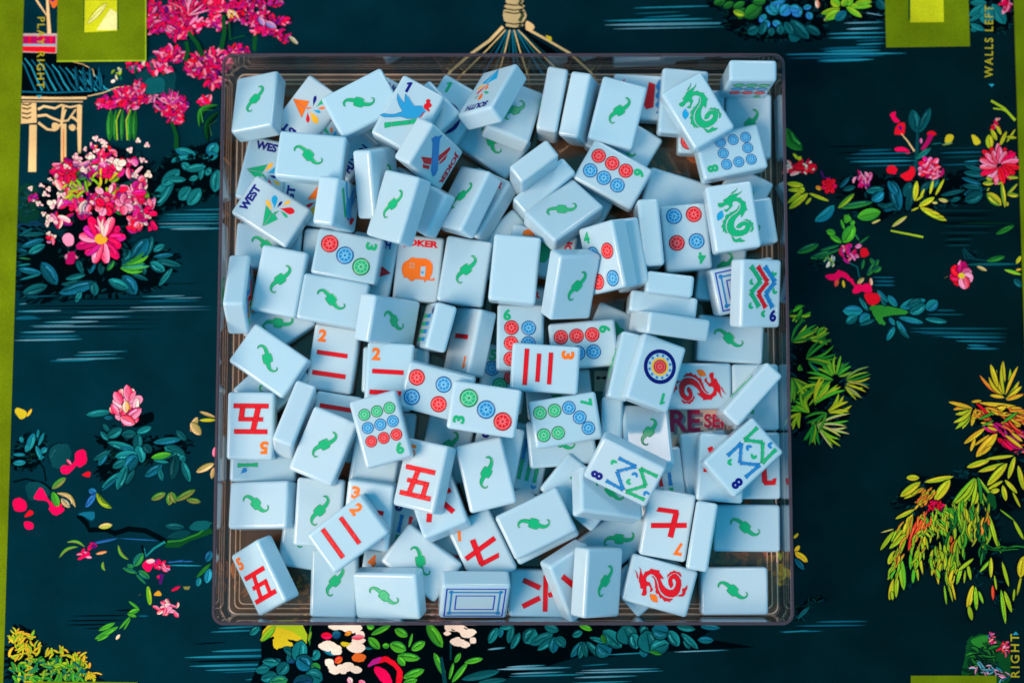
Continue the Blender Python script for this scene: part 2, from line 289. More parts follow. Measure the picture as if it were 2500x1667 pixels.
    for a in ((1740,870,1800,740,60),(1830,900,1740,790,80),(1820,690,1960,740,30)): lf(*a,c['ol'],c['tn'])
    lf(1820,768,1965,765,30,c['ye'],c['li']); lf(1790,1240,1950,1160,60,c['tn'],c['ol']); lf(1930,1300,1950,1200,40,c['ol'],c['tn']); lf(1950,1100,1965,1010,40,c['pk'],c['lp'])
    blob([(170,930),(240,880),(420,880),(430,1060),(330,1220),(120,1210),(120,1060)],c['blk'])
    for a in ((200,970,190,915,40),(250,1050,310,885,70),(240,1060,250,980,36),(350,1000,400,880,30),(340,930,350,850,26),(370,1060,430,1020,50),(350,1120,400,1095,34),(120,1080,230,1080,30),(120,1160,235,1150,50),(330,1000,380,1130,40)): lf(*a,c['tl'],c['cyd'])
    blob([(470,1100),(540,1000),(620,990),(650,1100),(560,1200),(480,1190)],c['td'])
    blob([(690,1060),(770,1040),(790,1140),(730,1195),(690,1150)],c['pk']); blob([(550,1210),(580,1175),(640,1180),(690,1130),(695,1180),(620,1255),(570,1250)],c['pk']); lf(650,1170,610,1125,26,c['lp'],c['pk']); blob([(750,1265),(800,1235),(825,1250),(810,1285)],c['rd'])
    st([(340,1130),(400,1200),(420,1320)],14,c['blk']); st([(120,1330),(240,1300),(400,1340),(470,1400)],16,c['blk']); blob([(250,1340),(380,1340),(460,1440),(300,1500),(240,1420)],c['td'])
    lf(475,1390,600,1290,60,c['ol'],c['gr']); blob([(310,1480),(370,1380),(410,1430),(460,1500),(560,1530),(550,1600),(470,1580),(420,1500)],c['pk']); blob([(120,1500),(180,1475),(240,1520),(230,1590),(140,1590)],c['pk'])
    lf(480,1420,530,1560,70,c['gr'],c['gb']); lf(520,1430,690,1560,40,c['tn'],c['ol'],-.2); lf(560,1480,640,1560,60,c['tn'],c['tm'])
    lf(810,1400,880,1430,60,c['bl'],c['cyd']); lf(780,1560,870,1430,60,c['bl'],c['bd']); lf(880,1430,1020,1568,60,c['li'],c['gd'],.1); lf(930,1410,1080,1280,30,c['cyd'],c['td'])
    for a in ((1380,1490,1510,1430,60),(1540,1540,1560,1420,70),(1560,1420,1600,1520,60),(1600,1500,1780,1400,60),(1700,1490,1830,1510,50)): lf(*a,c['ol'],c['gr'])
    # ---- bottom left ----
    cr('ML4')
    blob([(215,130),(250,118),(298,140),(290,185),(235,185)],c['pk']); blob([(220,80),(260,20),(298,30),(290,60)],c['rd']); blob([(440,-5),(560,-10),(570,30),(490,62)],c['pk'])
    st([(700,60),(780,140),(800,195),(950,190),(1030,225),(1150,185),(1300,200),(1420,260),(1500,310)],46,c['blk'],50)
    st([(1480,330),(1600,330),(1700,270),(1900,200)],44,c['gd'],50); st([(1500,300),(1620,290),(1780,230),(1895,130)],18,c['gr'],12)
    blob([(700,50),(840,30),(830,110),(750,70)],c['cyd']); lf(885,170,1005,150,50,c['li'],c['tn']); lf(1650,170,1480,160,60,c['tm'],c['td']); blob([(1700,160),(1780,110),(1890,130),(1850,190),(1720,195)],c['tm']); blob([(1500,260),(1600,200),(1710,210),(1640,270)],c['td'])
    lf(800,320,1060,268,26,c['bl'],c['bd']); ln(1060,270,1420,290,10,c['bl'])
    for a in ((600,305,760,345,24),(530,445,700,345,26),(1150,460,1060,330,28),(940,560,925,480,26)): lf(*a,c['ol'],c['gb'],-.15)
    clus([(770,410,70,30),(840,350,30,30)],9,[c['pk'],c['lp'],c['pu'],c['pk']],70,36,3); blob([(700,450),(780,400),(800,420),(720,460)],c['pk']); lf(860,410,960,388,24,c['tn'],c['or_'])
    st([(1290,360),(1310,430),(1380,360),(1480,300)],14,c['tl'],20); st([(1270,330),(1290,400)],20,c['blk'])
    for a in ((1200,520,1280,400,80),(1100,535,1230,580,40),(1140,505,1200,530,40),(1340,630,1240,560,60),(1220,590,1310,680,24)): lf(*a,c['gr'],c['tm'])
    blob([(1280,500),(1330,455),(1385,460),(1370,520),(1335,570),(1290,540)],c['pk']); lf(1310,480,1390,470,40,c['lp'],c['cm']); clus([(1450,520,60,50)],10,[c['pk'],c['pk'],c['pu'],c['lp']],80,44,7); blob([(1410,605),(1450,600),(1445,630),(1415,628)],c['pk'])
    ln(1480,490,1670,465,14,c['bl']); ln(1640,478,1720,475,14,c['bl']); ln(1500,510,1830,515,18,c['tea']); ln(1500,480,1660,478,10,c['bl'])
    st([(1450,590),(1435,680)],40,c['pu'],20); blob([(1380,780),(1420,738),(1448,780)],c['yo']); lf(1535,740,1615,700,26,c['rd'],c['pd']); pol([(1640,702),(1708,700),(1690,730),(1655,728)],c['ol'])
    lf(1345,865,1325,700,44,c['li'],c['gb'],0,True); clus([(1480,900,80,60),(1540,860,50,50)],16,[c['pk'],c['lp'],c['lp'],c['pd'],c['cm']],80,42,9); lf(1560,930,1600,975,40,c['pk'],c['lp'])
    for i,(y,x0,x1) in enumerate(((965,640,1150),(1008,590,1090),(1045,590,1000),(1078,730,960),(915,1040,1300))): ln(x0,y,x1,y-6,18,c['blk'])
    for a in ((1155,832,1250,905,24),(1250,905,1150,945,44),(1140,945,1225,970,30),(885,1095,1030,1025,40),(850,1170,1060,1060,46),(1070,1080,1165,970,22),(1110,1090,1170,985,16),(870,1185,980,1130,30)): lf(*a,c['gb'],c['gr'])
    lf(1040,1175,1075,1130,26,c['tn'],c['cm']); ln(1250,965,1335,965,18,c['cyd']); ln(1230,778,1280,772,6,c['ol'])
    lf(1770,700,1790,620,50,c['tl'],c['cyd']); lf(1850,670,1880,540,70,c['tea'],c['cyd']); lf(1850,480,1890,380,70,c['cyd'],c['bd']); lf(1760,620,1890,490,34,c['gr'],c['gd'])
    blob([(90,1090),(200,1050),(340,1160),(420,1250),(700,1300),(780,1440),(900,1568),(85,1568)],c['blk'])
    clus([(160,1150,70,90),(260,1190,90,70),(180,1300,90,60),(300,1260,90,40)],44,[c['li'],c['ye'],c['ye'],c['gb'],c['yo']],90,26,11)
    clus([(500,1300,120,40),(690,1340,70,50),(760,1440,70,60),(840,1520,60,50)],40,[c['li'],c['ye'],c['li'],c['yo']],84,26,12)
    clus([(200,1480,110,100),(400,1400,160,90),(560,1420,150,90),(420,1520,200,60),(660,1480,90,80)],110,[c['gb'],c['gr'],c['li'],c['gr'],c['tm']],96,30,13)
    for y,x0,x1,cc in ((1070,1940,2200,'tea'),(1100,1900,2200,'tea'),(1280,1880,2300,'cyd'),(1350,1680,2500,'tea'),(1405,1740,2500,'tea'),(1440,1830,2500,'tea'),(1470,1900,2300,'cyd')): pass
    # ---- top centre: trees and pavilion roof ----
    cr('MT1')
    st([(0,180),(10,330),(130,300)],20,c['gd'],10); st([(210,260),(205,420)],40,c['gd'],30)
    for (x,y,rx,ry,n,s) in ((60,60,90,60,34,1),(200,40,120,50,30,2),(130,150,110,60,36,3),(300,150,90,50,30,4),(250,230,70,50,20,5),(340,260,70,40,20,6),(440,180,60,30,14,7),(440,300,50,50,16,8),(380,20,60,30,12,9),(80,410,90,40,24,10)):
        clus([(x,y,rx,ry)],n,pc,56,28,80+s)
    lf(250,150,290,220,44,c['bl'],c['lp']); lf(300,190,390,240,50,c['bl'],c['lp']); lf(490,300,560,365,34,c['ol'],c['cm']); clus([(40,120,50,20)],6,[c['cm'],c['yo']],60,26,90)
    cr('N')
    # roof finial and ridges
    for (y,rx,ry) in ((4,22,9),(16,25,7),(38,29,25),(62,22,7)): blob([(1256+rx*math.cos(t),y+ry*math.sin(t)) for t in (0,.8,1.57,2.3,3.14,3.9,4.7,5.5)],(196,172,122)); st([(1258+rx*.4,y-ry*.6),(1262+rx*.5,y),(1258+rx*.35,y+ry*.6)],rx*.32,(60,70,50))
    for y in (10,22,30,56,66): st([(1232,y),(1256,y+4),(1282,y)],3,c['blk'])
    blob([(1230,72),(1284,72),(1300,90),(1350,120),(1450,215),(1480,330),(1040,330),(1080,215),(1180,120)],c['blk'],False)
    for i,xe in enumerate((1120,1150,1175,1200,1215,1235,1256,1270,1290,1310,1330,1355,1380,1400)): st([(1250+(i-6)*2.6,74),(1250+(xe-1250)*.45,120),(xe,190),(xe+(xe-1256)*.5,330)],3,[c['tn'],c['td'],c['cyd'],c['tm']][i%4],6 if i%4 else 4)
    st([(1228,66),(1195,100),(1150,132),(1100,175),(1060,230)],8,c['tn'],5); st([(1284,70),(1330,95),(1390,130),(1440,175),(1470,215)],6,c['tn'],5); blob([(1286,52),(1304,64),(1300,74),(1284,70)],c['tn']); blob([(1332,88),(1346,92),(1344,102)],c['ye'])
    # ---- top right centre water lines, shrubs ----
    cr('MT2')
    for y,x0,x1,cc,w in ((50,830,1440,'tea',12),(92,850,1200,'cyd',8),(118,900,1240,'cyd',12),(142,640,1400,'tea',18),(172,650,1620,'ws',22),(200,680,1500,'ws',14)): ln(x0,y+10,x1,y-6,w,c[cc],c['tea'])
    blob([(1400,0),(2260,0),(2260,170),(2200,280),(1900,300),(1650,290),(1550,230),(1480,180),(1470,80)],c['blk'])
    for a in ((1440,40,1500,0,50),(1420,30,1470,10,40),(1600,140,1640,60,60),(1640,130,1760,40,100),(1560,60,1640,20,50),(1700,20,1790,10,60),(1490,60,1560,20,50)): lf(*a,c['gd'],c['gr'])
    lf(1560,80,1640,110,50,c['li'],c['gr'])
    for a in ((1890,90,1790,60,70),(1890,90,1830,20,80),(1890,90,1900,10,60),(1750,120,1790,150,70),(1900,110,1960,40,90),(1990,50,2040,120,80),(2060,60,2120,50,40),(2090,90,2120,140,50),(1960,60,2040,70,60),(1770,190,1820,160,60),(1840,160,1900,185,50),(1830,30,1930,10,30)): lf(*a,c['bl'],c['tl'])
    for a in ((1750,250,1790,160,60),(1830,260,1830,200,50),(1900,250,1890,180,60),(1960,240,2040,280,90),(2100,280,1970,150,80),(2180,250,2080,190,60),(1660,240,1740,200,70),(1930,160,1990,250,60)): lf(*a,c['tm'],c['td'])
    for a in ((2180,100,2290,60,40),(2210,150,2320,70,60),(2320,30,2380,40,60),(2160,20,2180,90,30)): lf(*a,c['gb'],c['cm'])
    for y,x0,x1,cc in ((240,2240,2500,'ws'),(270,2240,2500,'tea'),(350,2160,2500,'cyd'),(390,1930,2500,'tea'),(415,2060,2500,'cyd'),(440,2180,2500,'tea')): ln(x0,y+6,x1,y-4,12,c[cc])
    # ---- top right ----
    cr('MR1')
    blob([(300,0),(970,0),(970,190),(600,190),(380,150)],c['blk'])
    for a in ((390,130,560,80,50),(430,180,560,100,80),(620,60,850,60,50),(620,70,760,160,50),(560,60,480,0,80),(600,40,680,0,70),(700,30,850,20,50),(580,60,620,0,60)): lf(*a,c['gb'],c['li'])
    lf(350,0,360,80,40,c['cm'],c['or_']); lf(520,190,620,110,80,c['tm'],c['cyd']); lf(900,0,960,90,80,c['td'],c['tm'])
    for a in ((790,110,945,150,18),): ln(790,120,945,145,14,c['ws'])
    for y,x0,x1,cc,w in ((210,590,975,'ws',18),(262,620,975,'ws',22),(305,460,975,'tea',20),(345,460,975,'tea',16),(370,700,975,'cyd',14),(403,710,975,'tea',16),(435,410,930,'cyd',24),(465,400,940,'tea',26),(492,70,1165,'tea',26),(512,380,960,'cyd',24),(528,80,760,'cyd',18),(548,360,860,'tea',22)): ln(x0,y+6,x1,y-4,w,c[cc],c['tea'] if cc=='ws' else None)
    blob([(1720,0),(2110,0),(2110,290),(1800,280),(1735,180)],c['blk'])
    for a in ((1750,30,1900,30,60),(1740,150,1880,50,70),(1880,220,1880,60,100),(2070,220,1950,40,110),(1950,200,1920,60,70),(1740,200,1860,130,40),(1760,290,1830,230,60),(1880,280,1750,220,50)): lf(*a,c['tm'],c['tl'])
    clus([(2070,40,50,40),(2090,100,30,50)],14,[c['pk'],c['rd'],c['pd'],c['lp']],70,40,3)
    pol([(1918,768),(1970,768),(1945,796)],c['tea'])
    lf(1210,1120-110,1265,1210,0+1,c['td']); lf(1260,1210,1220,1000,110,c['tm'],c['td']); lf(1285,1210,1385,985,80,c['tm'],c['td'])
    st([(1270,1200),(1265,1340),(1250,1568)],26,c['td'],40); blob([(1020,1045),(1070,1020),(1068,1060),(1110,1110),(1060,1115)],c['pk']); blob([(1060,1220),(1085,1135),(1150,1125),(1150,1220),(1110,1230)],c['rd']); blob([(1090,1165),(1120,1150),(1125,1190)],c['pu']); st([(1120,1220),(1180,1290),(1240,1380)],8,c['tn'],16)
    blob([(1060,1360),(1120,1340),(1180,1365),(1200,1400),(1100,1395)],c['pk']); blob([(1360,1210),(1400,1195),(1435,1215),(1430,1235),(1365,1235)],c['rd']); st([(1395,1230),(1360,1300),(1310,1370)],46,c['pd'],30); lf(1300,1310,1300,1260,24,c['lp'],c['mg']); lf(1250,1450,1390,1350,50,c['tl'],c['gd'])
    lf(70,1170,220,1370,120,c['gr'],c['gd'],.12)
    for y,x0,x1,cc,w in ((1335,420,900,'blk',16),(1370,740,1050,'cyd',30),(1390,530,1240,'blk',22),(1400,640,1230,'cyd',26),(1440,600,1240,'cyd',22),(1470,640,1240,'tea',24),(1510,740,1240,'cyd',14),(1390,1460,1900,'cyd',20),(1350,1440,1880,'td',14),(1430,1500,1860,'td',30),(1470,1680,1850,'tea',20),(1500,1500,1850,'cyd',14),(1310,1390,1480,'tl',12)): ln(x0,y+6,x1,y-4,w,c[cc])
    blob([(1520,1300),(1530,1240),(1570,1225),(1600,1250),(1570,1300)],c['ye']); lf(1490,1322,1590,1305,14,c['li'],c['tl']); blob([(1760,1235),(1800,1240),(1845,1300),(1790,1320)],c['ye']); 
    st([(1940,920),(2060,990),(2160,1100)],20,c['li'],24); st([(1960,990),(2040,1000),(2080,1020)],14,c['li'],10)
    clus([(1960,1150,60,40),(1990,1110,30,30)],10,[c['pk'],c['lp'],c['rd'],c['yo']],50,30,4)
    for a in ((1990,1280,1940,1180,40),(1930,1360,1920,1230,70),(2030,1230,1990,1150,30),(2080,1200,2020,1330,34),(2160,1180,2080,1300,20),(2170,1260,2080,1250,26)): lf(*a,c['ye'],c['li'])
    fl(2010,1500,175,15,[c['rd'],c['rd'],c['pk'],c['lp']],None,1,.8); fl(1380,1540,110,11,[c['rd'],c['pk'],c['mg'],c['lp']],None,1,.9); blob([(990,1560),(1000,1520),(1040,1515),(1080,1545),(1060,1590)],c['pk']); clus([(150,1530,110,60),(300,1520,50,40)],14,[c['rd'],c['pk'],c['rd'],c['cm']],80,50,6)
    for a in ((135,1400,190,1460,26),(175,1440,215,1450,40)): lf(*a,c['ye'],c['li'])
    # ---- right upper middle ----
    cr('MR2')
    blob([(540,130),(1000,100),(1500,110),(1890,60),(1890,300),(1700,360),(1450,400),(1130,440),(900,520),(700,500),(560,400)],c['blk'])
    for i,a in enumerate(((545,400,690,270,50),(560,400,860,350,60),(720,490,930,440,110),(900,370,1110,420,50),(1100,430,1040,160,110),(1000,160,1090,290,70),(1150,300,1200,170,80),(1170,430,1230,200,70),(1370,220,1460,140,80),(1300,260,1370,170,60),(800,250,960,230,70),(850,330,960,280,90),(1480,290,1700,240,40),(1690,280,1860,240,70),(1700,340,1860,270,110),(1680,200,1860,220,50),(1670,130,1850,190,40),(1690,80,1880,110,60),(1700,20,1860,60,40),(560,220,650,120,40),(590,240,700,210,50),(950,390,1060,360,30),(960,430,1050,410,30),(1570,340,1660,310,40))):
        lf(*a,c[('gr','gr','gr','tm','cyd','cyd','tm','td','tm','td','tl','cy')[i] if i<12 else ('tm','cyd','tm')[i%3]],c['td'] if i not in(2,) else c['gb'])
    lf(870,330,960,260,60,c['cy'],c['cyd']); lf(335,525,510,380,90,c['cyd'],c['tl'],.08); lf(545,405,690,275,46,c['li'],c['gr'])
    for a in ((80,180,230,200,50),(90,240,240,240,36),(85,360,230,240,40),(100,410,270,270,60),(460,340,280,270,30),(250,370,300,310,28),(190,230,240,250,60),(1240,340,1260,160,50),(1280,390,1420,310,50),(1530,520,1290,400,60),(1290,310,1330,230,22),(1250,340,1320,290,20),(1210,430,1280,400,16),(1430,290,1510,140,26),(1380,280,1410,150,26)): lf(*a,c['ye'],c['li'])
    for a in ((1460,325,1545,345,34),(1400,355,1450,360,22),(1035,575,1170,480,34),(850,545,930,510,20)): lf(*a,c['tn'],c['li'])
    st([(1025,610),(1180,640),(1320,668)],14,c['li'],18)
    clus([(130,60,70,70),(220,40,60,40)],14,[c['rd'],c['rd'],c['pk'],c['cm']],90,50,1); st([(210,40),(260,75),(330,20)],22,c['rd'],26)
    fl(460,200,70,7,[c['rd'],c['pk'],c['rd']],c['rd']); lf(340,210,390,235,40,c['yo'],c['or_']); st([(390,70),(410,130),(480,130)],16,c['pu'],8)
    clus([(770,150,80,70)],20,[c['pk'],c['lp'],c['mg'],c['lp'],c['pu']],80,26,2,1.5,.6); blob([(990,80),(1000,25),(1050,20),(1085,60),(1040,90)],c['rd']); blob([(1110,110),(1190,60),(1200,30),(1240,40),(1240,110),(1180,160)],c['rd']); clus([(1390,70,100,70)],26,[c['rd'],c['pk'],c['pd'],c['lp']],80,34,3)
    fl(2010,20,175,15,[c['rd'],c['rd'],c['pk'],c['lp']],None,.9,.8)
    for a in ((1860,180,1960,180,40),(1890,130,1950,150,30),(2080,125,2185,130,30),(2030,380,1900,270,90),(2060,400,2030,170,40),(2080,390,2080,350,26),(2080,290,2180,180,26),(2090,280,2190,290,40),(1990,190,2040,170,20),(1900,250,1920,220,16)): lf(*a,c['ye'],c['gr'])
    for i,y in enumerate((430,470,500,540,570,600,630,660,690,720,745)): ln(1380+25*i if i<5 else 1480+(i%3)*30,y,1980-30*(i%4) if i<7 else 1780,y-2,16,c['blk'] if i%2 else c['td'])
    lf(1985,640,2150,560,50,c['gr'],c['gd']); ln(1640,540,2180,545,10,c['gd']); lf(1900,885,2065,845,50,c['gr'],c['gd']); st([(1680,780),(1700,860),(1800,870),(1900,885)],12,c['td'],8)
    fan(1690,760,10,60,5,150,18,[c['td'],c['blk']],3); lf(1700,920,2180,915,26,c['td'],c['tm']); lf(1900,975,1810,935,30,c['tn'],c['ol']); lf(2215,1010,2060,965,30,c['gb'],c['li']); lf(2170,910,2210,840,34,c['ye'],c['li']); lf(2165,970,2215,960,20,c['yo'],c['ye']); lf(2150,1050,2220,1120,60,c['tm'],c['td'])
    fl(1670,1020,115,7,[c['pk'],c['lp'],c['pd'],c['rd']],c['ye'],1,.95); st([(1640,920),(1660,880)],18,c['lp'],8); ln(1495,1045,1560,1020,8,c['ol'])
    # middle sprig
    for a in ((440,610,520,640,60),(470,650,580,720,50),(595,720,690,560,110),(600,600,570,510,26),(610,540,640,460,60),(660,560,690,520,40),(600,470,665,520,50)): lf(*a,c['gb'],c['gr'])
    for a in ((175,810,370,730,70),(290,860,500,800,60),(380,790,560,740,30),(420,830,580,770,24),(330,870,460,840,20),(700,640,740,700,20),(810,1020,915,870,60),(860,980,940,940,60),(760,960,780,870,30),(830,660,700,760,20),(840,860,880,920,40)): lf(*a,c['gr'],c['td'])
    st([(640,900),(720,940),(740,1040)],14,c['tm'],10); blob([(300,920),(440,880),(560,900),(540,940)],c['blk']); clus([(490,890,70,40)],7,[c['cm'],c['tl'],c['li']],70,30,4)
    clus([(640,820,70,70)],14,[c['pk'],c['pd'],c['rd'],c['mg'],c['lp']],80,44,5); blob([(750,780),(800,770),(825,830),(760,850)],c['rd']); lf(700,760,760,740,40,c['lp'],c['mg'])
    blob([(430,1020),(510,1000),(550,970),(620,1000),(680,1060),(695,1115),(620,1050),(570,1030),(540,1060),(470,1060)],c['pk']); lf(520,1120,540,1050,40,c['or_'],c['pk']); lf(600,1130,590,1060,24,c['yo'],c['ye'])
    blob([(680,1180),(700,1110),(760,1100),(760,1160)],c['pk']); blob([(765,1150),(775,1100),(830,1095),(855,1160),(800,1175)],c['pk']); blob([(785,1190),(860,1175),(930,1200),(915,1265),(850,1290),(805,1250)],c['rd']); lf(720,1090,780,1040,40,c['tn'],c['ol']); lf(850,1110,840,1040,30,c['cm'],c['or_'])
    for i,y in enumerate((1035,1070,1105)): ln(860,y,1080,y+2,24,c['cyd'])
    blob([(840,1300),(950,1290),(1150,1330),(1160,1370),(960,1390),(980,1460),(930,1460),(870,1380)],c['gr'])
    for i,a in enumerate(((770,1340,590,1340,100),(720,1390,620,1450,80),(830,1370,740,1440,90),(740,1470,880,1420,40),(1110,1310,1340,1240,90),(1200,1360,1340,1280,100),(1350,1330,1450,1250,100),(1170,1300,1300,1230,60),(1100,1400,1320,1450,50),(1340,1410,1540,1440,50),(1080,1300,1000,1200,60),(940,1200,980,1300,50),(1000,1260,900,1150,40),(740,1220,820,1340,40),(1170,1568,1080,1430,50),(1000,1568,1060,1480,50),(1010,1400,1060,1470,40))): lf(*a,c[('cyd','tl','cyd','tm')[i%4]],c[('tl','td')[i%2]])
    for y,x0,x1 in ((1335,1430,1620),(1372,1340,1700),(1500,1200,2080),(1530,1200,1700),(1545,1290,2080),(1570,1400,2080)): ln(x0,y,x1,y+2,18,c['cyd'],c['tm'])
    clus([(180,1380,90,80),(370,1540,80,40)],26,[c['gr'],c['gb'],c['gd'],c['li']],90,30,8,-.6,.6,False)
    # ---- right lower middle: fern bush and golden tree ----
    cr('MR3')
    lf(990,40,1060,-80,50,c['tl'],c['cyd']); lf(1190,20,1100,-60,40,c['tm'],c['td'])
    for y,x0,x1 in ((15,1500,2060),(50,1620,2070),(88,1720,1900),(115,1720,2010)): ln(x0,y-4,x1,y+2,22,c['tea'],c['cyd'])
    blob([(110,60),(470,0),(470,150),(560,230),(690,250),(700,380),(810,430),(810,520),(720,580),(600,540),(560,620),(640,700),(620,830),(560,950),(400,980),(270,940),(250,830),(120,880)],c['blk'])
    fs=[c['gr'],c['gb'],c['li'],c['gr'],c['gd'],(110,150,40)]
    fan(120,60,-60,0,6,260,34,fs,1); fan(300,40,-40,20,4,180,40,fs,2); fan(250,210,-60,20,5,280,34,fs,3); fan(270,230,10,50,3,220,30,[c['gr'],c['tm']],4)
    fan(520,380,200,345,8,190,34,fs,5,30); fan(560,420,-30,50,9,280,24,[c['li'],c['ye'],c['gr'],c['tm']],6,60); fan(200,260,60,120,3,60,30,fs,7)
    fan(500,400,150,200,4,300,34,fs,8); fan(120,380,20,100,6,260,40,fs,9); fan(380,440,100,160,5,260,34,[c['li'],c['gr']],10); fan(330,620,-80,-20,6,280,40,[c['li'],c['ye'],c['gb']],11)
    fan(440,700,-60,10,6,220,40,[c['li'],c['ye']],12,20); fan(280,700,180,260,6,190,40,[c['li'],c['gb']],13); fan(350,810,-20,60,8,290,30,[c['li'],c['gb'],c['tn']],14); fan(330,790,70,130,5,200,40,[c['li'],c['gr']],15); fan(440,700,110,170,4,200,34,fs,16); fan(200,700,90,160,4,180,40,[c['ye'],c['li']],17)
    gs=[c['ye'],c['ye'],c['yo'],c['li'],c['or_']]
    global WM; WM=.74
    fan(2060,560,215,300,6,300,54,gs,20,30); fan(2060,590,300,345,3,230,60,gs,21,20); lf(2065,420,2050,230,26,c['ye'],c['ye']); lf(2060,560,1930,540,40,c['ye'],c['yo']); lf(2000,470,1935,260,60,c['ye'],c['ye'])
    blob([(1750,640),(1850,590),(2010,600),(2200,640),(2300,700),(2300,1100),(2100,1110),(1880,1080),(1800,1000),(1900,800),(1770,800)],c['blk'])
    fan(1770,660,150,200,3,210,60,gs,22); fan(1760,680,110,150,3,230,60,[c['ye'],c['li']],23)
    for a in ((1760,600,1850,590,34),(2200,650,1830,610,50),(1760,820,1800,660,50),(1760,760,1960,640,50),(1900,720,2080,640,70),(2050,700,1900,650,40),(2100,660,2220,660,40)): lf(*a,c['ye'],c['yo'])
    clus([(1900,700,120,50),(2080,780,130,70),(2180,740,60,60)],36,[c['or_'],c['or_'],c['yo'],c['rd'],c['ye']],140,34,24,.3,.5)
    clus([(2050,850,150,50),(2170,880,90,60),(2030,1000,110,50),(2160,1020,60,60)],34,[c['rd'],c['mg'],c['pd'],c['or_'],c['pk']],170,36,25,.6,.3)
    for a in ((1690,980,1880,840,60),(1750,1050,1790,930,40),(1800,1100,1990,890,110),(1850,1080,1940,1000,40),(1780,1000,1920,900,30),(1840,790,1960,810,34),(1900,830,1990,860,34),(2220,1020,2060,900,40),(2220,960,2120,880,36)): lf(*a,c['ye'],c['yo'])
    for a in ((1820,760,1960,700,30),(2040,790,2180,690,30),(1850,820,1960,770,20)): lf(*a,c['gb'],c['gr'])
    blob([(1720,1180),(1900,1110),(2240,1050),(2240,1568),(1100,1568),(1100,1440),(1160,1350),(1250,1290),(1560,1280),(1780,1240)],c['blk'])
    for a in ((1715,1195,1920,1130,70),(1820,1235,2080,1160,60),(1900,1360,2080,1160,90),(1890,1120,2140,1090,40),(1900,1400,2040,1320,40),(1930,1420,2010,1400,60),(2070,1500,2040,1360,60),(2170,1430,2060,1310,50),(2090,1300,2150,1100,60),(2230,1400,2180,1180,60),(2200,1560,2130,1420,30),(1165,1290,1280,1290,70),(1110,1460,1290,1330,90),(1140,1480,1280,1420,30),(1210,1450,1310,1380,30),(1590,1280,1330,1330,60),(1260,1568,1370,1400,60),(1420,1500,1560,1310,110),(1390,1460,1420,1400,40)): lf(*a,c['ye'],c['li'])
    clus([(1350,1450,90,60),(1300,1520,60,40)],14,[c['or_'],c['yo'],c['ye']],90,26,26,-.9,.3); clus([(1450,1540,60,30)],8,[c['rd'],c['pk']],80,40,27)
    fan(1800,1270,75,135,9,340,56,[c['li'],c['ye'],c['gb'],c['li']],28,30); fan(1810,1280,50,85,4,330,50,[c['li'],c['gd'],c['gr']],29)
    blob([(1900,1440),(1960,1440),(1980,1568),(1900,1568)],c['gd'])
    # ---- bottom right: hanging branches ----
    cr('MR4')
    blob([(1180,0),(1900,-20),(1990,400),(2100,850),(2030,900),(1960,640),(1700,560),(1580,640),(1380,560),(1180,480),(1000,760),(980,560),(1050,300),(1180,160)],c['blk'])
    lf(1045,95,1215,10,46,c['li'],c['ye']); lf(915,218,1030,185,16,c['tn'],c['li'])
    lb=[c['li'],c['li'],c['ye'],c['gb']]
    for a in ((1200,50,1100,250,60),(1090,170,1010,300,60),(910,375,1030,205,50),(990,360,1140,230,60),(980,500,1040,380,70),(975,640,1060,470,46),(990,820,1030,630,60),(1050,800,1060,560,50),(1120,730,1090,440,80),(1140,250,1060,440,50),(1020,820,1010,740,40),(1180,550,1180,400,34),(1200,670,1210,540,40),(1250,650,1230,500,30),(1290,590,1240,340,36),(1300,460,1275,200,34),(1230,150,1330,30,60),(1180,330,1310,120,40)): lf(*a,*[RN.choice(lb) for _ in(0,1)])
    for a in ((1160,380,1230,120,56),(1180,320,1330,20,44)): lf(*a,c['or_'],c['rd'])
    clus([(1400,0,60,20)],6,[c['rd'],c['pk']],80,40,30)
    clus([(1330,200,50,120),(1440,150,80,90),(1500,100,120,90),(1560,60,120,70)],60,lb+[c['gr']],110,34,31,1.2,.7,False)
    clus([(1650,200,60,220),(1560,300,70,200),(1470,420,70,130),(1730,120,60,130),(1860,180,40,160)],70,lb+[c['gr'],c['gd']],190,40,32,1.57,.25,False)
    clus([(1430,520,70,110),(1540,560,40,120)],18,lb,170,44,33,1.57,.3,False); 
    for a in ((1500,860,1480,690,26),(1555,835,1520,690,22),(1580,820,1540,640,24),(1660,670,1670,560,24),(1590,680,1640,500,44),(1720,640,1690,500,40),(1740,450,1600,560,40),(1800,570,1900,460,34),(1900,620,1900,440,44),(1690,900,1740,690,70),(1730,1000,1700,870,56),(1770,910,1760,700,50),(1830,850,1790,740,34),(1990,400,1920,220,50),(1960,350,1880,60,46),(2030,1030,1990,730,50),(2085,930,2020,740,50),(1950,730,1930,600,24),(2100,830,2110,720,26),(2060,700,2000,480,40),(2140,780,2180,600,30),(2200,280,2110,110,40),(2110,110,1980,10,18),(2170,620,2200,430,110)): lf(*a,*[RN.choice(lb) for _ in(0,1)])
    clus([(1820,200,40,90),(1830,380,50,100)],22,[c['gd'],c['gr'],(10,60,40)],130,36,53,1.57,.3,False); lf(1920,820,1915,690,36,c['rd'],c['or_']); clus([(2050,350,120,30)],8,[c['gd'],c['gr'],c['blk']],200,18,34,0,.15)
    lf(140,270,180,225,34,c['yo'],c['ye']); lf(150,390,190,335,50,c['ye'],c['yo']); lf(150,395,262,480,80,c['yo'],c['ye']); lf(150,450,235,550,70,c['cyd'],c['td'])
    blob([(155,1000),(180,880),(260,810),(350,775),(420,820),(270,860),(220,990)],c['blk']); lf(170,990,280,880,50,c['tm'],c['td'])
    for y,x0,x1 in ((1012,330,800),(1048,160,800),(1100,20,390)): ln(x0,y+6,x1,y,18,c['cyd'])
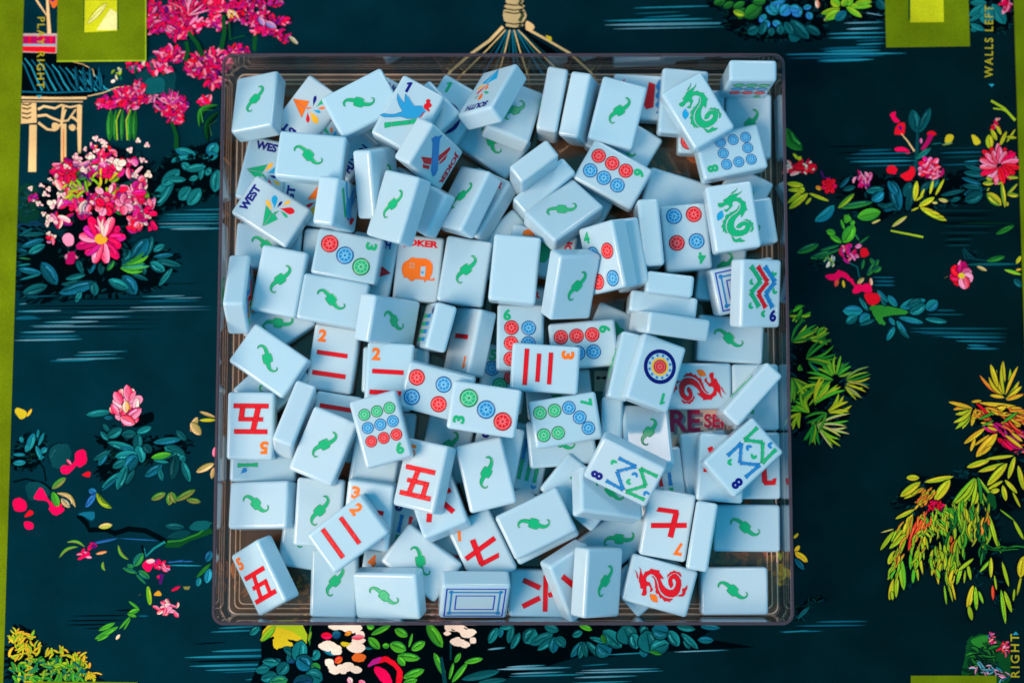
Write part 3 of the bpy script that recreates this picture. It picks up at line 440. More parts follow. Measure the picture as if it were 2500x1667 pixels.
    ln(150,1070,800,1060,10,c['blk'])
    blob([(1700,1180),(1760,1140),(1880,1130),(2050,1250),(2080,1400),(2050,1568),(1670,1568),(1680,1300)],c['gd']); blob([(1730,1180),(1880,1140),(1870,1250),(1780,1240)],c['gr']); pol([(1880,1130),(1930,1140),(1925,1220),(1885,1225)],c['bl'])
    clus([(1860,1320,130,90),(1780,1430,70,90)],30,[(14,70,36),(8,52,30),c['gr'],(6,40,30)],150,46,56,.4,.8,False)
    clus([(1920,1160,30,50),(2000,1220,60,60),(2040,1270,30,40)],22,[c['pk'],c['rd'],c['mg'],c['or_'],c['lp']],60,34,36)
    clus([(1850,1450,140,50),(1980,1500,90,50)],22,[c['tl'],c['cyd'],c['ws'],c['td'],c['lp']],90,28,37)
    pol([(2100,1133),(2155,1133),(2128,1104)],c['tea'])
    clus([(1150,230,90,120),(1050,520,40,140),(1240,400,60,160)],26,[c['li'],c['ye'],c['or_'],c['gb']],150,34,51,1.9,.3,False)
    clus([(1300,120,60,60),(1500,330,80,60),(1850,150,60,80)],10,[c['or_'],c['rd'],c['yo']],120,30,52,1.8,.3,False)
    WM=1.0
    # ---- bottom centre ----
    cr('MB1')
    for y,x0,x1,cc,w in ((185,320,640,'tea',20),(212,280,700,'tea',16),(300,150,380,'blk',12),(352,270,760,'tea',20),(395,100,820,'tea',24),(425,110,760,'blk',24),(458,140,800,'tea',22),(487,230,800,'tea',18),(505,340,700,'cyd',10),(555,520,760,'tea',14)): ln(x0,y+8,x1,y-8,w,c[cc],c['cyd'] if cc=='tea' else None)
    blob([(640,170),(3200,120),(3100,340),(2300,588),(560,588),(640,400)],c['blk'],False)
    blob([(640,285),(690,170),(850,130),(950,190),(965,300),(880,280),(830,270),(870,315),(790,330),(740,342),(720,300),(730,250)],c['ye']); blob([(690,170),(850,130),(950,200),(960,300),(900,240),(820,200)],c['li']); lf(640,285,740,180,50,c['gb'],c['li'])
    for i,a in enumerate(((560,240,625,180,50),(640,470,780,420,60),(640,560,750,520,80),(700,580,830,560,80),(760,520,830,440,90),(830,440,900,360,80),(800,330,920,400,60),(900,440,930,280,110),(900,400,1000,480,120),(1010,420,1050,350,70),(1060,500,1000,450,70),(1080,560,960,520,120),(870,588,1010,560,100),(600,500,700,480,60),(650,430,770,440,60),(1080,330,1180,380,60),(1350,330,1440,340,20))): lf(*a,c[('tl','cyd','tl','gr','tm','bd','tm')[i%7]],c[('td','tm')[i%2]])
    lf(995,330,1000,170,30,c['gd'],c['gr']); st([(1010,170),(1000,400)],20,c['blk'],26); lf(980,290,1000,215,20,c['gr'],c['li'])
    for (x,y,r) in ((1170,180,40),(1220,180,40),(1290,190,60),(1120,320,56),(1180,350,50),(1320,330,60),(1340,280,40),(1130,440,40),(1150,475,32),(1170,500,36),(1210,480,40),(1260,470,50),(1320,490,40),(1230,500,30),(1350,240,40)): blob([(x+r*math.cos(t)*(1+.25*math.sin(2*t+x)),y+r*.7*math.sin(t)) for t in (0,1.05,2.1,3.14,4.2,5.2)],c['cm'])
    lf(1070,245,1150,250,50,c['pk'],c['rd']); lf(1290,260,1380,255,34,c['rd'],c['lp']); blob([(1210,300),(1240,290),(1285,305),(1240,325)],c['ye']); lf(1240,240,1290,220,30,c['yo'],c['or_']); lf(1170,440,1220,400,50,c['or_'],c['rd']); blob([(1290,400),(1330,370),(1390,390),(1370,430),(1310,430)],c['or_']); lf(1150,250,1210,230,60,c['bd'],c['cyd'])
    for a in ((1400,170,1450,190,50),(1430,240,1570,170,40),(1600,200,1690,250,60),(1490,340,1410,260,60),(1560,320,1510,320,40),(1565,305,1680,350,80),(1720,350,1815,290,60),(1700,330,1725,230,20),(1620,390,1780,410,60),(1670,460,1620,400,50),(1660,550,1810,490,60),(1660,588,1760,560,50),(1940,330,1830,160,80),(1960,540,1880,370,50),(2030,440,2070,370,36),(2010,580,2120,440,40),(2100,440,2230,410,40),(1990,560,2020,440,24)): lf(*a,c['gb'],c['gr'])
    blob([(1405,470),(1450,420),(1520,395),(1600,430),(1650,500),(1640,600),(1600,620),(1610,500),(1540,440),(1460,450)],c['rd']); blob([(1450,475),(1520,480),(1570,540),(1575,620),(1530,600),(1480,550)],c['pk']); blob([(1405,470),(1440,420),(1500,400),(1480,440)],c['mg']); lf(1290,588,1265,545,40,c['cm'],c['lp']); lf(1390,600,1340,570,40,c['lp'],c['pk'])
    for (x,y,r) in ((1985,190,34),(2040,180,50),(2080,200,40),(2120,230,46),(2050,290,46),(2100,310,34),(2160,280,30),(2150,220,30),(1975,230,22)): blob([(x+r*math.cos(t)*(1+.25*math.sin(2*t+x)),y+r*.75*math.sin(t)) for t in (0,1.05,2.1,3.14,4.2,5.2)],c['cm'])
    for (x,y) in ((2020,200),(2050,230),(2080,260),(2110,190)): st([(x-14,y),(x+10,y+12)],9,c['blk'])
    st([(1930,400),(1960,588)],24,c['td'],30); lf(2350,500,2080,560,60,c['td'],c['tm']); lf(2400,560,2200,580,40,c['td'],c['tm']); st([(2000,300),(2000,420)],14,c['td'],10)
    cr('MB2')
    blob([(30,170),(1700,165),(1560,260),(1960,330),(1300,360),(900,400),(400,370),(40,340)],c['blk'],False)
    for i,a in enumerate(((40,300,100,190,60),(180,300,210,170,50),(200,340,260,225,50),(120,260,130,180,40),(300,300,370,200,110),(340,310,500,230,70),(390,350,520,255,50),(500,370,510,260,70),(580,330,540,250,60),(520,260,580,320,60),(640,250,710,215,50),(630,400,710,290,50),(690,410,710,300,50),(740,400,720,290,40),(850,410,740,290,50),(910,380,820,310,130),(990,330,860,210,110),(1060,300,1000,180,150),(1100,340,1070,230,90),(1160,400,1140,330,60),(1130,230,1180,190,80),(1200,370,1170,210,150),(1330,300,1200,350,110),(1330,230,1210,200,120),(1400,320,1330,210,80),(1480,340,1440,270,40),(1540,340,1420,230,50),(1650,280,1540,275,50),(1390,180,1520,200,50),(440,180,540,210,60),(120,190,210,180,40),(1560,180,1700,190,40),(930,310,760,260,40))):
        lf(*a,c[('tl','tm','tl','cyd')[i%4]],c[('td','tm')[i%2]])
    lf(690,170,780,205,40,c['gb'],c['gr']); lf(880,300,850,240,40,c['gd'],c['gr']); lf(1280,380,1190,355,30,c['gd'],c['gr'])
    for y,x0,x1,cc,w in ((338,30,170,'ws',16),(355,1360,1770,'ws',16),(375,900,1150,'tea',14),(215,2160,2352,'tea',10),(464,180,440,'ws',16),(480,110,640,'ws',22),(512,190,600,'ws',18),(530,200,720,'tea',16),(488,700,1250,'ws',18),(505,660,1290,'ws',14),(540,660,1110,'ws',20),(580,600,1070,'tea',16),(455,700,900,'cyd',8)): ln(x0,y+8,x1,y-6,w,c[cc],c['tea'])
    # under the tray: what shows through its clear floor
    cr('N')
    blob([(700,1390),(780,1380),(800,1500),(690,1500)],c['blk'])
    clus([(740,1440,50,60)],36,[c['ye'],c['yo'],c['li']],14,9,40); clus([(1830,1350,90,30),(1760,1370,60,30)],26,[c['ye'],c['yo'],c['li'],c['lp']],34,12,41); clus([(1860,1290,20,30),(1905,1390,30,30)],10,[c['yo'],c['ye']],34,18,42)
    clus([(1060,1480,20,20)],8,[c['cm'],c['lp']],20,12,43); clus([(1600,400,120,40),(1500,560,60,40)],20,[c['tn'],c['or_'],c['td']],40,16,44); clus([(620,480,30,120),(600,1400,30,60)],20,[c['tm'],c['cyd'],c['tn']],40,16,45)
    fan(1440,700,150,210,4,110,4,[c['ws'],c['tm']],46)
    # woven green border laid over the printed field
    for pts in ([(-300,-230),(-230.2,-230),(-230.2,230),(-300,230)],[(236.6,-230),(300,-230),(300,230),(236.6,230)]): MAT.poly(pts,level(pts),lin(c['bord']))
    # printed racks and lettering
    pol([(143,-5),(359,-5),(359,152),(141,154)],c['li']); pol([(143,-5),(356,-5),(356,149),(141,150)],c['bord']); pol([(206,0),(290,0),(292,76),(206,80)],c['gd']); pol([(209,3),(288,3),(288,78),(208,82)],c['sq']); pol([(238,76),(272,24),(287,34),(287,76)],c['sql']); lf(216,60,262,10,14,c['sql'],c['sq'])
    pol([(2160,-5),(2364,-5),(2368,114),(2163,117)],c['bord']); pol([(2217,-5),(2303,-5),(2304,50),(2217,50)],c['gd']); pol([(2222,-5),(2303,-5),(2304,55),(2222,56)],c['sq'])
    pol([(2223,1648),(2432,1648),(2432,1700),(2223,1700)],c['bord']); pol([(88,1662),(337,1664),(337,1700),(88,1700)],c['bord'])
    pol([(89,233),(103,233),(96,241)],c['tea'])
    def words(t,x,y,w,h,ang):
        a=q(x,y); k=1/5.28; r_=max(w,h)*k/2; text_into(MAT,t,a[0],a[1],w*k,h*k,level([(a[0]-4,a[1]-r_),(a[0]+4,a[1]+r_)]),lin((170,160,36)),ang,.012)
    words('PLAY RIGHT',100,129,180,19,-math.pi/2+.02); words('WALLS LEFT',2414,102,184,21,math.pi/2-.03); words('PLAY RIGHT',2478,1650,200,21,math.pi/2-.02); words('WALLS LEFT',70,1680,180,19,-math.pi/2)

# traced artwork of the tile faces, millimetres on the face
DES={'dragon':[[(5.44,10.99),(4.44,10.09),(3.2,9.92),(0.81,9.76),(-0.54,9.42),(-1.56,8.66),(-3.56,7.8),(-3.23,6.8),(-4.7,6.65),(-5.74,6.82),(-6.17,6.28),(-6.01,5.39),(-5.4,4.68),(-4.21,4.77),(-3.21,5.31),(-1.7,5.54),(-1.24,4.58),(-1.91,3.84),(-2.9,3.52),(-3.9,3.56),(-3.38,2.72),(-2.46,2.35),(-1.79,3.09),(-0.49,4.13),(0.25,4.6),(0.18,6.01),(1.29,6.72),(2.66,6.35),(3.8,5.2),(3.79,3.84),(2.99,2.5),(1.4,1.18),(-0.77,0.21),(-2.36,-1.11),(-3.55,-3.11),(-3.79,-5.21),(-3.31,-7.07),(-2.11,-8.45),(-0.24,-9.11),(2.45,-9.14),(4.67,-8.44),(6.08,-7.04),(6.9,-5.5),(6.35,-4.16),(4.96,-3.1),(3.27,-2.89),(1.47,-3.62),(0.16,-4.86),(0.98,-5.57),(2.11,-5.57),(3.57,-4.65),(4.44,-4.71),(4.46,-5.62),(3.34,-6.53),(1.68,-6.67),(-0.02,-6.11),(-0.69,-4.58),(-0.3,-2.79),(0.78,-1.17),(2.37,0.14),(3.27,0.51),(3.15,-1.01),(3.99,-0.37),(5.64,1.81),(6.43,1.8),(6.18,3.09),(6.05,4.76),(6.32,5.4),(4.83,6.53),(4.22,7.81),(2.8,8.1),(2.09,8.07),(3.5,9.28),(4.78,9.89)],[(2.97,4.56),(2.35,3.34),(1.06,2.52),(-0.65,1.95),(-1.78,1.95),(-1.21,1.38),(-3.15,1.18),(-3.92,0.28),(-3.51,-0.19),(-5.41,-1.66),(-4.87,-2.09),(-6.23,-3.99),(-5.64,-4.34),(-5.78,-6.28),(-5.1,-5.9),(-4.81,-6.74),(-3.93,-7.15),(-4.39,-5.08),(-4.25,-3.14),(-3.42,-1.38),(-2.01,0.04),(-0.19,1.0),(1.45,1.83),(2.8,3.07),(3.29,4.14)],[(3.57,12.47),(2.61,11.43),(1.24,10.87),(0.03,9.99),(1.01,10.09),(2.47,10.82),(3.15,11.57)],[(3.84,-2.32),(5.74,-1.99),(5.79,-2.47),(7.1,-2.92),(7.1,-3.48),(8.17,-4.34),(7.8,-5.14),(7.81,-6.05),(8.03,-6.63),(7.06,-7.85),(6.0,-8.11),(7.1,-6.3),(7.03,-4.91),(6.1,-3.45),(4.82,-2.57)],[(-2.37,-8.52),(-1.52,-9.36),(-0.82,-10.44),(1.35,-9.83),(1.89,-10.82),(3.48,-11.54),(1.89,-11.93),(0.53,-11.58),(-0.65,-11.66),(-1.86,-11.05),(-2.2,-9.74)]],'jewel':[[(-4.62,3.31),(-4.48,2.2),(-4.32,0.74),(-5.45,-0.39),(-7.29,-0.99),(-7.47,0.81),(-6.95,2.08),(-5.75,2.95)]],'logo':[[(1.52,6.98),(1.78,7.44),(2.35,7.68),(3.1,7.55),(3.71,7.19),(4.19,6.57),(4.48,5.79),(4.52,5.09),(4.33,4.23),(3.88,3.21),(3.35,2.41),(2.75,1.66),(3.19,1.03),(2.93,0.33),(2.33,-0.42),(1.62,-1.2),(0.63,-1.84),(-0.22,-1.17),(-1.18,-1.93),(-2.08,-3.03),(-2.37,-4.03),(-2.05,-4.92),(-1.44,-5.28),(-0.84,-5.2),(-0.51,-4.64),(-0.29,-5.19),(-0.81,-5.73),(-1.57,-5.91),(-2.64,-5.37),(-3.24,-4.42),(-3.49,-3.05),(-3.08,-1.56),(-2.0,-0.07),(-2.32,0.46),(-2.17,1.2),(-1.21,2.31),(-0.39,3.16),(0.43,3.72),(1.42,2.95),(2.2,3.74),(2.98,4.82),(3.29,5.47),(3.25,6.05),(2.83,6.68),(2.24,6.93)]],'west':{'kite':[[(0.93,3.16),(-0.48,-0.94),(-8.13,-0.93)],[(-0.55,-1.23),(-0.58,-2.79),(-1.61,-4.85),(-7.49,-1.29)],[(-0.03,-1.41),(1.98,-3.21),(-0.39,-2.67)]],'pet':[([(0.24,-0.61),(3.15,4.44)],1.82,'yellow'),([(1.53,-0.94),(6.99,2.53)],2.78,'sky'),([(2.42,-1.65),(6.4,-1.87)],1.28,'navy'),([(4.59,-3.09),(8.62,-4.89)],1.5,'yellow'),([(3.02,-2.68),(5.4,-9.49)],3.21,'red'),([(2.54,-3.24),(1.43,-8.3)],1.32,'green')]},'east':{'kite':[[(9.6,-1.33),(2.92,-4.89),(2.14,-1.33)],[(9.26,-1.29),(2.11,-1.06),(1.02,3.16)],[(2.16,-1.91),(-0.05,-3.57),(1.19,-1.45)]],'pet':[([(-0.02,-3.85),(2.11,-8.75)],1.5238095238095237,'navy'),([(-1.14,-4.39),(-2.85,-11.31)],2.142857142857143,'green'),([(-1.96,-4.12),(-4.7,-6.77)],1.2380952380952381,'orange'),([(-0.77,-2.63),(-4.46,-3.91)],1.3333333333333333,'sky'),([(0.67,-0.77),(-2.69,3.37)],1.7142857142857142,'red'),([(0.3,-1.65),(-6.44,1.05)],2.857142857142857,'yellow')]},'south':{'kite':[[(-0.11,-13.23),(5.57,-5.59),(3.4,-4.6)],[(-0.34,-13.05),(-2.68,-6.47),(2.29,-4.39)],[(3.25,-4.93),(0.16,-2.89),(2.14,-4.72)]],'pet':[([(1.4,-4.58),(7.19,-1.69)],1.9047619047619047,'yellow'),([(1.4,-3.71),(5.39,2.24)],1.619047619047619,'red'),([(1.1,-4.02),(0.44,0.37)],1.9047619047619047,'orange'),([(1.66,1.25),(0.84,7.12)],2.2857142857142856,'orange'),([(1.5,0.91),(-3.02,3.68)],1.4285714285714286,'green'),([(2.22,2.11),(4.57,5.44)],0.8571428571428571,'teal')]},'camper':[[(-7.51,-0.34),(-7.15,1.2),(-6.42,2.27),(-4.83,3.24),(-3.77,4.41),(-2.79,4.66),(-1.58,4.35),(0.9,4.57),(3.06,4.59),(4.79,3.92),(6.08,2.71),(6.57,0.61),(6.49,-1.73),(5.81,-3.79),(5.73,-4.55),(7.05,-4.51),(7.22,-3.74),(7.8,-3.77),(7.79,-5.11),(3.95,-5.14),(3.89,-6.15),(3.4,-6.2),(3.19,-5.05),(-0.93,-5.1),(-1.51,-6.0),(-2.5,-6.27),(-3.56,-5.86),(-4.16,-4.91),(-6.02,-5.0),(-6.86,-3.47),(-7.38,-1.67)]],'camperdoor':[(1.05,0.85),(3.36,1.06),(3.38,-3.69),(1.28,-3.72)],'camperheart':[(1.37,-1.37),(2.05,-1.47),(2.78,-1.24),(2.76,-1.91),(2.16,-2.55),(1.44,-2.03)],'camperwin':[[(-4.21,2.13),(-3.21,2.22),(-3.1,1.23),(-4.11,1.14)],[(-2.77,2.09),(-1.77,2.18),(-1.67,1.19),(-2.67,1.1)],[(-4.14,0.63),(-3.14,0.73),(-3.03,-0.27),(-4.04,-0.36)],[(-2.7,0.6),(-1.7,0.69),(-1.6,-0.3),(-2.6,-0.4)]],'plane_f':[(-4.74,-10.57),(-7.08,-8.81),(-7.11,-7.5),(-9.24,-5.35),(-6.9,-5.41),(3.8,4.66),(6.63,5.2),(7.51,4.04),(6.18,1.04),(-3.44,-8.05)],'plane_w':[[(4.32,-10.21),(1.66,-3.52),(4.14,-1.52),(5.68,-6.17)],[(6.32,-6.53),(4.95,-1.72),(6.26,-0.99),(7.48,-5.06)],[(-7.65,3.85),(-1.14,0.13),(0.59,2.1),(-4.59,4.41),(-6.75,4.8)],[(1.31,3.01),(-4.22,4.8),(-2.02,5.59),(1.25,3.73)]],'boat_r':[(7.0,-1.23),(6.1,-4.19),(-4.68,-3.83),(-5.84,-0.56),(-3.86,0.57),(2.66,-0.57)],'boat_b':[(8.07,-5.73),(8.45,-7.59),(-7.67,-8.08),(-7.41,-5.03),(-5.63,-6.15),(-3.56,-4.59),(-1.34,-5.91),(0.73,-4.46),(2.96,-5.78),(5.03,-4.33)],'hut_o':[(-5.81,-9.82),(-7.81,-9.75),(-8.99,-7.84),(-8.84,-5.17),(-6.52,-4.45)],'hut_g':[(-4.72,-3.6),(-3.84,3.54),(1.54,3.92),(4.33,2.58),(4.31,0.41),(0.18,-3.31)],'bird':[[(-10.82,-6.22),(-9.51,-4.65),(-7.63,-4.11),(-5.14,-2.68),(-2.8,0.02),(-5.29,1.55),(-7.47,3.53),(-8.54,5.98),(-6.24,4.78),(-3.66,3.57),(-4.56,5.21),(-5.53,7.46),(-3.35,6.99),(-0.87,5.45),(0.85,4.82),(3.6,6.3),(5.31,5.4),(6.49,4.56),(5.45,3.96),(5.1,1.6),(3.42,-0.34),(0.92,-1.78),(-2.51,-2.51),(-5.3,-4.38),(-8.65,-6.2)]],'birdbam':[[(-7.23,-8.29),(-4.7,-6.46),(-3.65,-8.17),(-5.98,-10.26)],[(-4.45,-6.32),(-1.33,-4.15),(-0.3,-5.71),(-3.4,-8.03)],[(-1.12,-4.03),(1.4,-2.15),(2.56,-3.75),(-0.14,-5.62)],[(1.61,-2.03),(4.34,0.19),(5.28,-1.54),(2.68,-3.57)]],'birdred':[[(3.89,9.28),(4.43,10.3),(5.56,10.25),(5.92,9.1),(7.12,8.71),(7.24,7.7),(6.42,6.68),(7.5,6.22),(7.5,5.41),(5.6,5.67),(4.4,6.06),(4.17,7.28),(4.66,8.38)],[(5.54,4.28),(5.86,4.2),(5.72,1.96),(4.88,0.5),(5.33,2.17)]],'cornerstick':[(-3.13,11.41),(-2.73,2.39)],'cornerleaf':[(-6.99,10.02),(-4.3,7.24)],'fb_r':[(-11.38,-1.97),(-9.83,0.14),(-5.46,5.41),(-3.86,6.04),(-4.48,2.28),(-7.77,-1.94)],'fb_g':[(-2.83,-6.09),(-0.86,-5.65),(-0.9,-7.54),(-2.33,-7.55)]}
POSES=[
('west','west wind tile by the left wall, its word cut off by another tile',-113.54,77.23,8.01,0.9940,0.0002,-0.0001,-0.1094),
('east','east wind tile half hidden behind the full west wind tile, letters ST showing',-90.58,62.28,8.01,0.7605,-0.0000,-0.0000,0.6494),
('back','emblem tile mostly buried between the orange kite tile and the landscape emblem tile',-78.54,91.93,8.22,0.0039,-0.4045,0.9145,-0.0049),
('north','wind tile with navy letters peeking behind the left corner of the bluebird tile',-56.96,103.55,8.04,0.9644,-0.0002,-0.0001,-0.2646),
('back','green emblem tile lying low below the sloping tile under the south wind',-9.04,90.43,8.06,0.0001,-0.4678,0.8838,0.0006),
('jokerboat','joker tile with red lantern and blue waves along the top wall',61.41,111.63,8.06,0.7252,0.0001,0.0001,0.6886),
('dot2','circle tile mostly hidden beneath the upper green dragon with a red dot showing',87.05,100.31,8.08,0.9999,0.0003,0.0001,-0.0165),
('back','emblem tile flat by the right wall just below the standing corner tile',108.69,98.30,8.09,0.0001,0.0091,1.0000,0.0003),
('back','emblem tile peeking out right of the six circle tile on the tray floor',51.22,90.51,8.11,0.0004,-0.8701,-0.4929,0.0001),
('blank','plain blank tile lying low between the six circle tile and lower green dragon',74.99,64.91,8.11,0.0000,0.5950,-0.8037,-0.0000),
('back','tile corner showing above right of the lower green dragon by the right wall',103.80,62.75,8.12,0.0001,-0.2354,-0.9719,0.0000),
('back','tile edge peeking out just below the six circle tile near the top right',30.13,54.04,8.13,0.0000,-0.2455,-0.9694,0.0001),
('back','grey shaded emblem tile lying low just above the blank centre tile',-3.73,42.07,8.15,0.0001,0.4046,0.9145,-0.0000),
('joker','joker tile buried beneath the blank centre tile with only a red R showing',4.14,9.16,8.16,0.9994,-0.0000,0.0000,-0.0339),
('north','wind tile with letter H squeezed between three circle tile and camper joker',-64.17,32.98,8.20,0.9959,-0.0014,-0.0001,-0.0900),
('back','emblem tile under the full west wind tile by the left wall',-111.15,42.19,8.18,0.0001,0.6850,-0.7285,-0.0000),
('back','emblem tile lying low beneath the large portrait emblem tile on the left',-107.04,7.12,8.20,0.0002,0.4598,0.8880,0.0000),
('back','emblem tile low beneath the lower edge of the lower green dragon',95.52,32.11,8.21,0.0001,-0.0619,-0.9981,-0.0002),
('back','landscape emblem tile on the floor just below the zigzag bamboo tile',99.00,-0.08,8.22,0.0000,0.6857,-0.7279,-0.0000),
('back','emblem tile hidden between the landscape six circle tile and the narrow steps',49.61,1.63,8.23,0.0001,0.5448,-0.8386,0.0000),
('dot5','five circle tile showing a green 5 beneath the centre of the pile',-4.06,-18.10,8.24,0.9973,-0.0001,-0.0000,-0.0737),
('back','tile under the right end of the sideways three character tile',21.23,-25.26,8.26,0.0001,0.7419,-0.6705,0.0000),
('back','shaded tile behind the half covered two character tile',-52.78,-14.34,8.27,0.0002,0.6936,-0.7204,-0.0002),
('back','shaded tile back behind the right edge of the nine circle tile',-55.05,-47.47,8.28,0.0001,0.0553,0.9985,0.0001),
('back','emblem tile under the diagonal emblem tile by the left wall',-108.48,-20.64,8.29,0.0002,0.4022,0.9156,0.0001),
('bamcorner','bamboo tile under the upside down five character tile with green stick showing',-111.83,-54.01,8.30,0.7138,-0.0001,-0.0002,0.7003),
('wan3',"character tile with one tapered red bar behind the nine circle tile's left edge",-80.11,-39.65,8.32,0.0798,-0.0002,-0.0001,0.9968),
('back','shaded tile below the central three circle tile, above the leaning five character tile',-29.42,-48.82,8.33,0.0001,0.0998,0.9950,0.0000),
('bam66','bamboo tile with blue and green sticks buried below the seven circle tile',5.55,-53.54,8.34,0.9944,-0.0000,0.0000,-0.1056),
('bamst','bamboo tile squeezed beneath the right end of the left eight bamboo tile',66.84,-64.37,8.35,0.9984,0.0001,0.0001,0.0569),
('back','plain tile standing out left of the character tile under the right eight bamboo tile',87.24,-56.78,8.37,0.0002,0.0519,-0.9987,-0.0001),
('wan9','character tile with red hook stroke under the right eight bamboo tile',110.13,-57.07,8.38,1.0000,-0.0000,0.0002,0.0007),
('flowerbit','tile behind the diagonal narrow tile by the right wall with a sliver of red',110.00,-26.29,8.03,1.0000,-0.0001,0.0002,0.0015),
('back','plain tile on the floor below the landscape emblem tile, lower left',-92.64,-88.00,8.11,0.0003,0.0748,0.9972,0.0007),
('wan4','character tile with dim orange 4 buried below the diagonal two character tile',-57.57,-109.97,8.16,0.9977,0.0004,-0.0002,-0.0672),
('bamst','bamboo tile buried left of the character tile, blue, red and green sticks in shade',-46.35,-85.68,8.21,0.9947,0.0002,-0.0001,-0.1032),
('wan5','character tile buried in shade left of the tilted seven character tile',-31.32,-99.58,8.27,0.9979,0.0002,-0.0001,-0.0646),
('back','tile peeking out above left of the large diagonal emblem tile',-0.23,-81.28,8.32,0.0000,-0.4888,-0.8724,-0.0001),
('back','shaded emblem tile lying low left of the upside down seven character tile',46.88,-89.86,8.39,0.0002,-0.4428,-0.8966,-0.0000),
('back','tile corner poking out below the red dragon tile at the front wall',60.66,-106.80,8.45,0.0001,-0.9100,0.4145,0.0003),
('back','upper of two landscape emblem tiles by the right wall, lower right corner',105.15,-84.93,8.48,0.0001,-0.7032,0.7110,0.0001),
('back','lower of two landscape emblem tiles by the right wall, lower right corner',99.28,-112.81,8.49,0.0000,-0.7081,0.7061,0.0000),
('back','portrait emblem tile flat on the floor below the diagonal two character tile',-79.45,-109.22,8.51,0.0000,-0.0091,-1.0000,-0.0001),
('north','buried wind tile with petals peeking right of the landscape emblem tile',-79.31,87.58,17.00,0.4415,0.0004,-0.0008,-0.8973),
('east','east wind tile with orange kite lying beside the top left corner tile',-92.25,101.43,17.99,0.3153,-0.0065,-0.0135,0.9489),
('dot1','one circle tile with green 1, mostly hidden behind the bluebird tile',-28.84,101.97,17.00,0.9647,0.0046,-0.0065,-0.2631),
('back','blank looking tile beneath the upper green dragon tile',77.71,107.29,17.00,0.0036,-0.0418,-0.9991,-0.0083),
('back','plain tile right of the lower green dragon by the right wall',103.48,51.15,17.50,0.0176,-0.6534,-0.7567,0.0117),
('jokerhut','joker tile with orange roof and green hut peeking right of the blank centre tile',13.01,38.06,17.50,0.6279,-0.0107,-0.0059,-0.7782),
('camper','joker tile with orange camper trailer left of centre',-42.55,32.30,8.20,0.9988,-0.0021,-0.0069,-0.0484),
('back','tile back showing as a sliver left of the upper three circle tile',-85.32,35.14,8.54,0.0098,0.0399,0.9991,-0.0112),
('back','plain tile beneath the lower half of the nine circle tile',-59.83,-50.94,18.00,0.0228,0.0831,0.9956,0.0378),
('numonly','tile with a navy numeral beneath the lower edge of the central three circle tile',-7.32,-53.91,17.00,0.9953,-0.0010,-0.0024,-0.0967),
('back','emblem tile directly beneath the seven circle tile',21.95,-46.77,17.00,0.0029,0.7382,-0.6746,-0.0049),
('wan6','character tile under the left corner of the right eight bamboo tile',92.70,-58.10,17.50,0.0386,0.0138,-0.0007,0.9992),
('rdragon','red dragon tile lying sideways just above the red lettering on the card',83.99,-21.31,9.14,0.7067,-0.0196,0.0285,-0.7067),
('back','portrait emblem tile to the right of the landscape emblem tile, lower left',-85.47,-77.66,17.00,0.0019,0.0282,0.9996,0.0023),
('wan3','three character tile with orange 3 peeking above the diagonal two character tile',-63.03,-78.32,20.32,0.9933,0.0834,-0.0482,-0.0632),
('back','landscape emblem tile near the left wall below the bamboo stick tile',-111.34,-74.90,14.17,0.0838,-0.6984,0.6904,-0.1688),
('wan5','five character tile leaning alone in the lower left corner of the tray',-109.97,-105.68,14.40,0.9150,0.0489,-0.3276,0.2303),
('back','diamond turned emblem tile above the tipped emblem tile, lower centre left',-39.79,-99.65,17.50,0.0159,-0.4427,0.8965,0.0040),
('wan7','seven character tile tilted left in the lower centre',-13.36,-93.00,17.50,0.9744,0.0359,-0.0076,0.2217),
('back','tile directly beneath the large diagonal emblem tile, only its lower edge showing',11.97,-84.86,17.00,0.0017,-0.8489,0.5286,0.0062),
('back','tile slanting down to the right from under the thick tilted tile, lower centre right',30.15,-68.72,18.28,0.0131,0.4288,-0.9033,-0.0085),
('wan6','six character tile lying sideways against the front wall',13.43,-113.55,8.93,0.6999,-0.0051,0.0250,-0.7138),
('frame','white dragon tile with blue frame tipped against the front wall',-16.68,-113.24,23.50,0.6800,0.3006,-0.2129,0.6340),
('back','landscape emblem tile tipped up against the front wall, lower left',-53.67,-112.67,22.67,0.1878,-0.7084,0.6804,-0.0054),
('wan7','upside down seven character tile in the lower right',68.68,-83.00,17.50,0.0874,0.0027,-0.0017,0.9962),
('rdragon','red dragon tile with orange flame near the front wall',64.89,-109.53,17.50,0.7956,0.0063,0.0036,0.6058),
('wan5','upside down five character tile by the left wall',-116.22,-39.47,17.00,0.0047,-0.0004,-0.0029,1.0000),
('back','diagonal emblem tile left of the upright two character tile by the left wall',-108.28,-10.67,18.00,0.0104,-0.4656,0.8846,-0.0253),
('wan2','two character tile standing upright on the left with both red bars fully visible',-80.93,-8.89,8.37,0.9972,-0.0053,-0.0111,-0.0733),
('wan2','two character tile whose lower bar is covered by the nine circle tile',-54.83,-17.53,17.50,0.9995,-0.0100,0.0044,-0.0280),
('back','large portrait emblem tile beneath the full west wind tile, left side',-104.29,25.29,17.50,0.0078,0.0919,0.9957,0.0039),
('back','landscape emblem tile just below the upper left three circle tile',-80.08,16.18,18.00,0.0086,0.6446,-0.7645,-0.0009),
('bam6','narrow tile standing against the left wall with light catching its lower end',-122.30,19.35,20.58,0.6631,-0.2191,0.6847,-0.2084),
('dot6','portrait six circle tile with green 6 at centre',3.63,-0.26,17.50,0.9998,-0.0143,0.0009,-0.0107),
('dot6','landscape six circle tile right of the portrait six circle tile at centre',31.96,-3.17,17.00,0.7361,0.0077,-0.0068,-0.6768),
('side','narrow tile on its side just right of the seven circle tile',44.09,-42.40,15.25,0.7022,-0.0218,0.7097,-0.0523),
